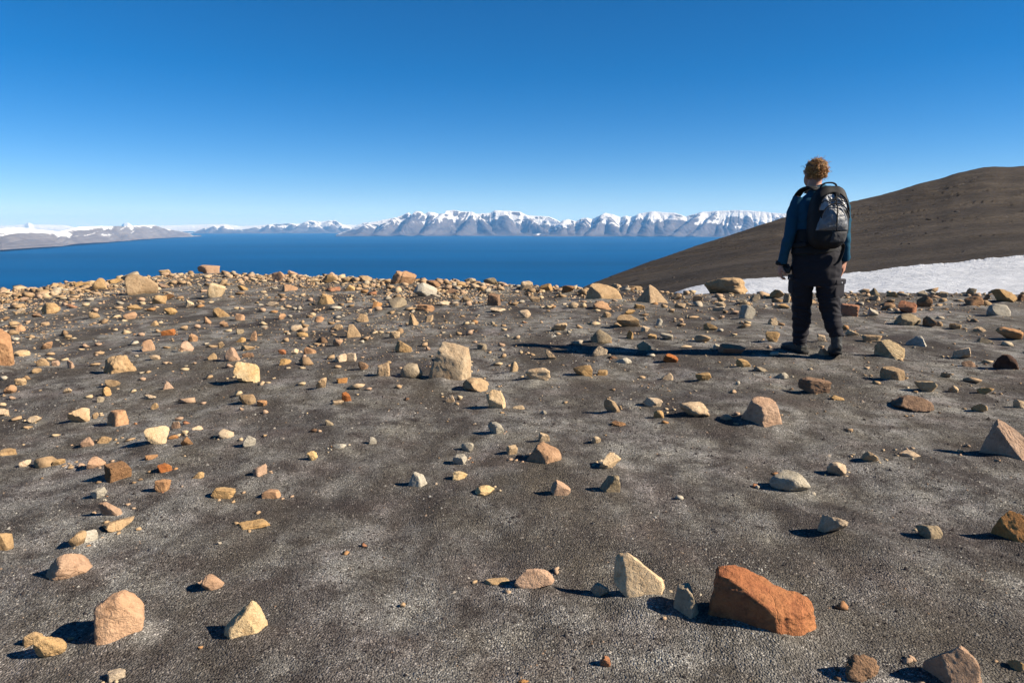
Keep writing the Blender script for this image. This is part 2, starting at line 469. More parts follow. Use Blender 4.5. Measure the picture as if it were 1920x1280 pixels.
def build_snow():
    us = np.concatenate([np.linspace(1225, 1960, 620), np.linspace(1965, 2600, 60)])
    ks = np.linspace(0, 1, 60)
    K, U = np.meshgrid(ks, us, indexing='ij')
    jag = 0.035 * perlin(us * 0.035, 0 * us, 2.2) + 0.022 * perlin(us * 0.11, 0 * us, 8.2) + 0.012 * perlin(us * 0.4, 0 * us, 3.2)
    det = (np.interp(us, _UU, _VS) - np.interp(us, SNOWT[:, 0], SNOWT[:, 1]))
    T = -1 + K * (1.0 + (jag + det * 0.0035)[None, :] * sstep(0.5, 1.0, K))
    X, Y, Z, R = hill_point(U, T)
    Z0 = Z + hill_noise(X, Y, R, U, T)
    lift = 0.30 * np.clip((1 - K) * 6, 0, 1) ** 0.6 * sstep(1225, 1300, U) - 0.04
    cups = 0.05 * perlin(X * 0.9 + Y * 0.6, Y * 0.5 - X * 0.3, 3.0) + 0.035 * perlin(X * 2.2, Y * 2.2, 1.0) + 0.10 * perlin(X * 0.18, Y * 0.18, 5.0)
    Z1 = np.maximum(Z0, Z) * 0.3 + Z * 0.7 + lift + cups * np.clip((1 - K) * 5, 0, 1)
    Z1 = np.where(K > 0.985, Z0 - 0.06, Z1)
    o = ob('snow_patch', np.stack([X, Y, Z1], -1).reshape(-1, 3), grid_faces(*X.shape), snow_material())
    return tag(o, kind='structure')
snow = build_snow()

# ------------------------------------------------------------------ mountains across the fjord
def mountain_material(name, ca, cb):
    m, ns, ls, b = new_mat(name, 0.95, 0.05)
    at = N(ns, 'ShaderNodeAttribute', attribute_name='snow')
    tc = N(ns, 'ShaderNodeTexCoord')
    n1 = N(ns, 'ShaderNodeTexNoise', Scale=0.0016, Detail=7, Roughness=0.65); ls.new(tc.outputs['Object'], n1.inputs['Vector'])
    n2 = N(ns, 'ShaderNodeTexNoise', Scale=0.008, Detail=6, Roughness=0.7); ls.new(tc.outputs['Object'], n2.inputs['Vector'])
    rk = mixc(ns, ls, ramp_fac(ns, ls, n1.outputs['Fac'], 0.35, 0.65), ca, cb)
    s = math_n(ns, ls, 'ADD', at.outputs['Fac'], math_n(ns, ls, 'MULTIPLY', math_n(ns, ls, 'SUBTRACT', n2.outputs['Fac'], 0.5), 0.9))
    col = mixc(ns, ls, ramp_fac(ns, ls, s, 0.42, 0.60), rk, (0.55, 0.57, 0.60))
    ls.new(col, b.inputs['Base Color'])
    bp = N(ns, 'ShaderNodeBump', Strength=0.7, Distance=60.0); ls.new(n2.outputs['Fac'], bp.inputs['Height']); ls.new(bp.outputs['Normal'], b.inputs['Normal'])
    return m
def build_range(name, top, spurs, d_shore, depth, mat, seed, gul=1.0, kc=0.55, ks=0.75, snow_lo=0.45, snow_amt=1.0, du=1.0, nv=90, cap=0.5):
    """mountains as crest lines and descending spurs: height = highest of all the ridge roofs"""
    top = np.array(top, float)
    us = np.arange(top[0, 0], top[-1, 0] + 0.1, du)
    vt = np.interp(us, top[:, 0], top[:, 1]) - (0.9 * fbm(us * 0.08, us * 0, seed, 4) + 0.5 * perlin(us * 0.4, us * 0, seed + 2)) * gul
    az, et = pix_slope(us, vt)
    if np.ndim(d_shore): ds = np.interp(us, [p[0] for p in d_shore], [p[1] for p in d_shore])
    else: ds = np.full_like(us, float(d_shore))
    dmid = ds + depth * 0.5
    zt = np.maximum(CZ + et * (ds + depth), SEA_Z + 15)
    t = np.concatenate([np.linspace(0, 1, nv), [1.02, 1.08, 1.25, 1.6]])
    T, U = np.meshgrid(t, us, indexing='ij')
    tt = np.clip(T, 0, 1)
    La = (U - 960) / FPX * dmid[None, :]
    d = tt * depth
    wx = 170 * fbm(La / 900.0, d / 900.0, seed + 4, 4) * gul
    wy = 200 * fbm(La / 800.0, d / 800.0, seed + 14, 4) * gul
    Lw = La + wx; dw = np.clip(d + wy * np.sin(np.pi * tt), 0, depth)
    hc = (zt[None, :] - SEA_Z) - kc * (depth - dw) * (1 + 0.25 * perlin(La / 350.0, d / 2500.0, seed + 21) * gul)
    h1 = hc; h2 = np.full_like(hc, -1e4)
    fine = np.abs(perlin(La / 170.0 + d / 900.0 * perlin(La / 1800.0, d / 1500.0, seed + 77) * 3, d / 700.0, seed + 31)) * 1.6
    srs = np.random.RandomState(int(seed * 10))
    for (u0, u1, tf, pw) in spurs:
        kk = ks * srs.uniform(0.5, 1.05)
        i0 = int(np.clip(np.searchsorted(us, u0), 0, len(us) - 1)); i1 = int(np.clip(np.searchsorted(us, u1), 0, len(us) - 1))
        a0 = (u0 - 960) / FPX * dmid[i0]; a1 = (u1 - 960) / FPX * dmid[i1]
        z0 = zt[i0] - SEA_Z; d0 = depth; d1 = tf * depth
        vx, vy = a1 - a0, d1 - d0; L2 = vx * vx + vy * vy
        s = np.clip(((Lw - a0) * vx + (dw - d0) * vy) / L2, 0, 1.0)
        lat = np.hypot(Lw - (a0 + vx * s), dw - (d0 + vy * s))
        lat = np.sqrt(lat * lat + 110.0 ** 2) - 110.0
        zl = z0 * ((1 - s) ** pw * 0.97 + 0.03)
        h = zl - kk * lat * (1 + 0.22 * perlin(La / 260.0, d / 700.0, seed + 41 + u0) * gul)
        h2 = np.maximum(h2, np.minimum(h1, h)); h1 = np.maximum(h1, h)
    plain = -3 + 0.045 * d + 30 * np.maximum(perlin(La / 1500.0, d / 700.0, seed + 3), 0) * sstep(0.02, 0.3, tt)
    k = 45.0
    H = plain + np.log1p(np.exp(np.clip((h1 - plain) / k, -30, 30))) * k
    hl = np.clip(H / np.maximum(zt - SEA_Z, 60)[None, :], 0, 1)
    face = np.sin(np.pi * np.clip((hl - 0.05) / 0.92, 0, 1)) ** 0.7
    H = H - 20 * gul * (1 - np.clip(fine, 0, 1)) ** 2 * face - 20 * gul * fbm(La / 200.0, d / 200.0, seed + 51, 4) * face
    H = H + 9 * np.sin(H / 22.0) * face * sstep(0.45, 0.7, hl)
    capz = zt[None, :] - SEA_Z
    H = np.minimum(H, capz)
    Z = SEA_Z + H
    Z = np.where(T > 1, zt[None, :] - (T - 1) * 900, Z)
    D = ds[None, :] + d + np.maximum(T - 1, 0) * 9000
    A = az[None, :] + 0 * D
    X = D * np.sin(A); Y = D * np.cos(A)
    o = ob(name, np.stack([X, Y, Z], -1).reshape(-1, 3), grid_faces(*X.shape), mat)
    valley = np.exp(-np.clip(h1 - h2, 0, 500) / 55.0)
    gully = (1 - np.clip(fine, 0, 1)) ** 2
    gz = np.gradient(H, axis=0) / (depth / nv)
    sn = 0.9 * (hl - snow_lo) + 0.42 * valley * sstep(0.12, 0.4, hl) + 0.40 * gully * sstep(0.30, 0.6, hl) - 0.20 * np.clip(gz - 0.9, 0, 2) \
        + 0.95 * fbm(La / 700.0, H / 220.0, seed + 12, 4) + cap * sstep(0.955, 1.0, hl)
    set_attr(o, 'snow', np.where(T > 1, 1.0, sn * snow_amt - 0.03))
    return tag(o, kind='structure')

M_MTN = mountain_material('snow_streaked_grey_rock', (0.062, 0.060, 0.068), (0.112, 0.105, 0.110))
M_MTN2 = mountain_material('grey_brown_rock', (0.120, 0.114, 0.118), (0.175, 0.165, 0.165))
M_ICE = mountain_material('ice_cap_snow', (0.42, 0.42, 0.44), (0.52, 0.54, 0.56))

build_range('mountain_range', [(-700, 424), (-200, 421), (0, 424), (45, 421), (53, 417), (62, 421), (120, 422), (140, 426), (225, 427), (232, 418), (240, 417), (250, 424), (300, 423), (420, 420), (450, 424), (560, 419), (640, 421), (760, 424)],
            [], 44000, 5000, M_ICE, 1.3, gul=0.5, kc=0.12, snow_lo=0.0, du=1.5, nv=40)
build_range('mountain_range', [(300, 440), (352, 441), (372, 431), (395, 424), (420, 422), (432, 426), (441, 430), (455, 430), (480, 426), (500, 421), (515, 420), (545, 419), (560, 421), (572, 416), (580, 413), (600, 416), (615, 414), (628, 413), (642, 421), (660, 427), (680, 418), (700, 416), (722, 412), (745, 425), (780, 438)],
            [(372, 352, 0.1, 1), (400, 388, 0.05, 1.1), (420, 412, 0.1, 1), (440, 470, 0.1, 1.2), (480, 440, 0.05, 1.2), (505, 490, 0.1, 1.1), (505, 530, 0.1, 1.2), (545, 556, 0.1, 1.2), (578, 535, 0.05, 1.2), (580, 608, 0.05, 1.2), (615, 630, 0.1, 1), (628, 660, 0.1, 1.3), (690, 655, 0.05, 1.2), (715, 700, 0.1, 1.2), (722, 760, 0.1, 1)],
            29000, 3000, M_MTN, 21.7, gul=0.9, kc=0.55, ks=0.75, snow_lo=0.50, du=0.8)
build_range('mountain_range', [(-800, 415), (-300, 424), (-60, 428), (0, 428), (20, 427), (45, 427), (80, 431), (110, 434), (150, 425), (185, 424), (240, 424), (270, 422), (290, 422), (305, 428), (330, 432), (352, 436), (365, 444), (378, 449)],
            [(-300, -330, 0.1, 1), (-60, -90, 0.1, 1), (0, -30, 0.1, 1.2), (25, 20, 0.1, 1), (45, 70, 0.3, 1), (150, 95, 0.15, 1.1), (150, 135, 0.1, 1), (185, 165, 0.05, 1.2), (185, 215, 0.1, 1.3), (240, 232, 0.1, 1.2), (270, 262, 0.1, 1), (290, 325, 0.1, 1), (330, 345, 0.2, 1)],
            [(-800, 7000), (0, 9200), (100, 10600), (200, 13000), (300, 17000), (378, 21000)], 1500, M_MTN2, 5.5, gul=0.8, kc=0.55, ks=0.60, snow_lo=0.70, snow_amt=0.95, cap=0.12, du=1.0)
build_range('mountain_range', [(630, 440), (665, 428), (690, 420), (715, 413), (740, 408), (756, 403), (765, 398), (772, 403), (778, 396), (790, 397), (796, 402), (803, 397), (812, 398), (822, 401), (834, 401), (836, 395), (850, 394), (870, 397), (885, 397), (892, 401), (920, 399), (928, 394), (945, 395), (975, 397), (990, 404), (1010, 405), (1030, 406), (1045, 413), (1062, 424), (1085, 436), (1110, 440)],
            [(690, 668, 0.1, 1.1), (740, 706, 0.05, 1.1), (780, 748, 0.02, 1.15), (806, 812, 0.12, 1.3), (836, 784, 0.02, 1.15), (836, 850, 0.25, 1.6), (890, 856, 0.03, 1.1), (895, 925, 0.1, 1.3), (945, 958, 0.1, 1.3), (985, 1035, 0.05, 1.1), (1030, 1018, 0.15, 1.3), (1030, 1080, 0.05, 1.0)],
            20000, 2300, M_MTN, 40.2, gul=1.0, kc=0.80, ks=0.95, snow_lo=0.50, du=0.7)
build_range('mountain_range', [(1000, 440), (1040, 428), (1055, 413), (1065, 411), (1080, 415), (1090, 410), (1100, 408), (1110, 411), (1125, 404), (1134, 399), (1150, 402), (1165, 408), (1172, 404), (1185, 407), (1200, 400), (1226, 396), (1245, 398), (1265, 399), (1285, 406), (1300, 402), (1318, 397), (1340, 396), (1385, 394), (1420, 396), (1460, 400), (1520, 402), (1600, 398), (1750, 395), (2000, 400), (2400, 405)],
            [(1062, 1050, 0.2, 1.1), (1062, 1075, 0.2, 1.2), (1100, 1085, 0.15, 1.2), (1134, 1100, 0.05, 1.2), (1134, 1160, 0.05, 1.3), (1172, 1165, 0.15, 1.3), (1200, 1175, 0.05, 1.3), (1226, 1205, 0.04, 1.25), (1226, 1248, 0.05, 1.3), (1265, 1240, 0.05, 1.25), (1318, 1258, 0.03, 1.2), (1318, 1312, 0.1, 1.5), (1345, 1296, 0.03, 1.25)]
            + [(u, u - 4 + (i % 3) * 3, 0.12, 1.75 + 0.2 * (i % 2)) for i, u in enumerate(range(1352, 1560, 13))] + [(1600, 1590, 0.1, 1.2), (1700, 1680, 0.1, 1.2), (1850, 1830, 0.1, 1.2), (2000, 2020, 0.1, 1.2)],
            19000, 2100, M_MTN, 63.9, gul=1.0, kc=0.80, ks=1.00, snow_lo=0.52, du=0.7)
MTN = [o for o in COL.objects if o.name.startswith('mountain_range')]
for o, l in zip(MTN, ['distant white ice cap behind the left fjord coast', 'pale hazy snow streaked mountains left of centre across the fjord',
                      'low grey flat topped mountains at far left', 'blue shadowed snow capped massif in the centre across the fjord',
                      'steep table mountains with snowy rim behind the hiker']):
    o['label'] = l

# ------------------------------------------------------------------ clear cold air over the fjord
def build_haze():
    x0, x1, y0, y1, z0, z1 = -95000, 95000, -32000, 95000, SEA_Z - 3, 1400.0
    v = [(x, y, z) for z in (z0, z1) for y in (y0, y1) for x in (x0, x1)]
    f = [(0, 2, 3, 1), (4, 5, 7, 6), (0, 1, 5, 4), (2, 6, 7, 3), (0, 4, 6, 2), (1, 3, 7, 5)]
    m = bpy.data.materials.new('blue_air'); m.use_nodes = True
    ns, ls = m.node_tree.nodes, m.node_tree.links
    ns.remove(ns['Principled BSDF'])
    pv = ns.new('ShaderNodeVolumePrincipled')
    pv.inputs['Color'].default_value = (0.18, 0.47, 0.92, 1)
    pv.inputs['Absorption Color'].default_value = (0.55, 0.62, 0.85, 1)
    pv.inputs['Density'].default_value = 2.5e-5
    pv.inputs['Anisotropy'].default_value = 0.0
    ls.new(pv.outputs[0], ns['Material Output'].inputs['Volume'])
    o = ob('haze', v, f, m, smooth=False)
    return tag(o, kind='stuff')
haze = build_haze()

# ================================================================== rocks
_ICO = {}
def ico(n):
    if n not in _ICO:
        bm = bmesh.new(); bmesh.ops.create_icosphere(bm, subdivisions=n, radius=1.0)
        bm.verts.ensure_lookup_table()
        v = np.array([x.co[:] for x in bm.verts]); v /= np.linalg.norm(v, axis=1)[:, None]
        f = np.array([[x.index for x in p.verts] for p in bm.faces])
        bm.free(); _ICO[n] = (v, f)
    return _ICO[n]
def rand_dirs(rs, n):
    d = rs.normal(size=(n, 3)); return d / np.linalg.norm(d, axis=1)[:, None]
def rock_shape(seed, shape, n, planes=None):
    """a broken stone: many cut planes with softly worn edges, then fracture relief. Box of size 2 round the origin"""
    rs = np.random.RandomState(seed)
    v, f = ico(n)
    kexp = 26.0; a1, a2, a3 = 0.08, 0.05, 0.018
    if planes is not None:
        pn = np.array([p[:3] for p in planes], float); pd = np.array([p[3] for p in planes], float)
        pn /= np.linalg.norm(pn, axis=1)[:, None]
        ex = rand_dirs(rs, 4); pn = np.concatenate([pn, ex]); pd = np.concatenate([pd, rs.uniform(1.0, 1.25, 4)])
    elif shape == 'r':
        pn = rand_dirs(rs, 11); pd = rs.uniform(0.74, 1.02, 11); kexp = 15.0; a1 = 0.06
    elif shape == 'e':      # worn egg, narrower at the top
        pn = np.array([(-0.55, -0.6, 0.45), (0.75, -0.2, 0.62), (0.2, -0.95, 0.1), (-0.95, 0.1, 0.0), (0.9, 0, -0.3), (0, 1, 0), (0, 0, -1.0), (-0.3, 0.1, 0.95)], float)
        pn /= np.linalg.norm(pn, axis=1)[:, None]; pd = np.array([0.82, 0.80, 0.85, 0.9, 0.92, 0.9, 0.85, 0.95]); kexp = 9.0; a1 = 0.07; a2 = 0.05
    elif shape == 'u':      # lumpy, weathered
        pn = rand_dirs(rs, 9); pd = rs.uniform(0.7, 1.0, 9); kexp = 8.0; a1, a2, a3 = 0.22, 0.10, 0.03
    elif shape == 'b':
        pn = np.array([(1, 0, 0), (-1, 0, 0), (0, 1, 0), (0, -1, 0), (0, 0, 1), (0, 0, -1)], float) + rs.normal(size=(6, 3)) * 0.16
        pd = np.array([1, 1, 0.8, 0.8, 0.75, 0.75]) * rs.uniform(0.85, 1.1, 6)
        ex = rand_dirs(rs, 4); pn = np.concatenate([pn, ex]); pd = np.concatenate([pd, rs.uniform(1.0, 1.2, 4)]); kexp = 55
        pn /= np.linalg.norm(pn, axis=1)[:, None]
    elif shape == 'p':
        k = rs.randint(3, 5); a = np.arange(k) * 2 * np.pi / k + rs.uniform(-0.4, 0.4, k) + rs.uniform(0, 6)
        tl = rs.uniform(0.22, 0.62, k)
        pn = np.stack([np.cos(a), np.sin(a), tl], 1); pn = np.concatenate([pn, [(0, 0, -1)], rand_dirs(rs, 4)])
        pn /= np.linalg.norm(pn, axis=1)[:, None]
        pd = np.concatenate([rs.uniform(0.5, 0.75, k), [0.6], rs.uniform(0.66, 0.95, 4)]); kexp = 26; a1 = 0.12; a2 = 0.06
    elif shape == 's':
        pn = np.concatenate([np.array([(0.3, 1, 0.25), (-0.2, -1, 0.1)]) + rs.normal(size=(2, 3)) * 0.15, rand_dirs(rs, 8)])
        pn /= np.linalg.norm(pn, axis=1)[:, None]
        pd = np.concatenate([[0.45, 0.45], rs.uniform(0.7, 1.1, 8)]); kexp = 50
    else:
        m = rs.randint(6, 10)
        pn = rand_dirs(rs, m); pd = rs.uniform(0.42, 1.0, m); kexp = 40.0 if n >= 4 else 90.0
    R = rs.normal(size=(3, 3)); 
    if shape in ('b', 'p', 's') and planes is None:
        an = rs.uniform(0, 2 * np.pi); c, s_ = np.cos(an), np.sin(an)
        if shape == 'b': an = rs.uniform(-0.7, 0.7); c, s_ = np.cos(an), np.sin(an)
        pn = pn @ np.array([[c, s_, 0], [-s_, c, 0], [0, 0, 1]])
        tx = rs.normal() * 0.16; c, s_ = np.cos(tx), np.sin(tx); pn = pn @ np.array([[1, 0, 0], [0, c, s_], [0, -s_, c]])
        ty = rs.normal() * 0.20; c, s_ = np.cos(ty), np.sin(ty); pn = pn @ np.array([[c, 0, s_], [0, 1, 0], [-s_, 0, c]])
    q = np.maximum(v @ pn.T, 0) / pd[None, :]
    q = np.concatenate([q, np.full((len(v), 1), 1 / 1.6)], 1)
    r = 1.0 / (np.sum(q ** kexp, 1) ** (1.0 / kexp))
    P = v * r[:, None]
    # chipped corners: shallow cuts just inside the hull
    if n >= 4 and shape not in ('r', 'e'):
        cn = rand_dirs(rs, 14)
        hs_ = (P @ cn.T).max(0)
        q2 = np.maximum(v @ cn.T, 0) / (hs_ * rs.uniform(0.84, 0.98, len(cn)))[None, :]
        r = np.minimum(r, 1.0 / np.maximum(q2.max(1), 1e-6)) * 0.6 + 0.4 * (np.sum(np.concatenate([q2 ** 30, r[:, None] ** -30.0], 1), 1) ** (-1 / 30.0))
        P = v * r[:, None]
    o = rs.uniform(0, 60, 3)
    d = a1 * fbm(P[:, 0] * 1.3 + o[0], P[:, 1] * 1.3 + o[1], P[:, 2] * 1.3 + o[2], 2)
    if n >= 3:
        nf = fbm(P[:, 0] * 3.6 + o[1], P[:, 1] * 3.6 + o[2], P[:, 2] * 3.6 + o[0], 3)
        d = d + a2 * (nf - 0.8 * np.abs(nf))
    if n >= 4:
        d = d + a3 * fbm(P[:, 0] * 11 + o[2], P[:, 1] * 11 + o[0], P[:, 2] * 11 + o[1], 3)
    if n >= 3 and shape not in ('r',):
        bed = rand_dirs(rs, 1)[0]; fr = rs.uniform(2.0, 4.5)
        t_ = (P @ bed) * fr + 1.2 * fbm(P[:, 0] * 1.6 + o[0], P[:, 1] * 1.6, P[:, 2] * 1.6 + o[2], 3)
        d = d + rs.uniform(0.02, 0.05) * (sstep(0.0, 0.22, t_ - np.floor(t_)) - (t_ - np.floor(t_)))
    P = P * (1 + d)[:, None]
    lo, hi = P.min(0), P.max(0)
    return (P - (lo + hi) / 2) / ((hi - lo) / 2), f

def fit_rock(S, f, cx, vb, wpx, hpx, seed, sink=0.17, dratio=None):
    rs = np.random.RandomState(seed + 5)
    x, y, r = hit_ground(cx, vb - 0.10 * hpx)
    az = math.atan2(x, y)
    ca, sa = math.cos(az), math.sin(az)
    d = y * CP + CZ * SP
    wm = wpx * d / FPX * math.cos(az); hm = hpx * d / FPX
    sx = wm / 2; dr = dratio or rs.uniform(0.58, 0.85); sy = sx * dr
    if hpx > 1.15 * wpx: sy = max(sy, 0.35 * hm)
    dip = math.atan2(CZ, r)
    sz = max((hm - 2 * sy * math.sin(dip) * 0.8) / 2 / math.cos(dip), 0.16 * sx, 0.14 * hm)
    rng = r + sy * 0.45; lat = 0.0
    best = None
    for it in range(9):
        bx = rng * sa + lat * ca; by = rng * ca - lat * sa
        g = float(ground_h(bx, by))
        L = S * np.array([sx, sy, sz])
        zc = g + sz * (1 - 2 * sink)
        P = np.stack([bx + L[:, 0] * ca + L[:, 1] * sa, by - L[:, 0] * sa + L[:, 1] * ca, zc + L[:, 2]], 1)
        vis = P[:, 2] > ground_h(P[:, 0], P[:, 1])
        if vis.sum() < 6: vis[:] = True
        U, V = project(P[vis])
        bw = U.max() - U.min(); bh = V.max() - V.min()
        sx *= np.clip(wpx / bw, 0.7, 1.4)
        q = np.clip(hpx / bh, 0.75, 1.3)
        sz *= q ** 0.9
        if sz < 0.17 * sx: sz = 0.17 * sx; sy *= max(q, 0.8)
        dcam = by * CP - (zc - CZ) * SP
        lat += (cx - (U.max() + U.min()) / 2) * dcam / FPX * math.cos(az)
        e = (V.max() - vb)
        rng *= 1 + np.clip(e * rng / (CZ * FPX) * 0.8, -0.12, 0.12) if r < crest_r(az) + 1 else 1
    return P

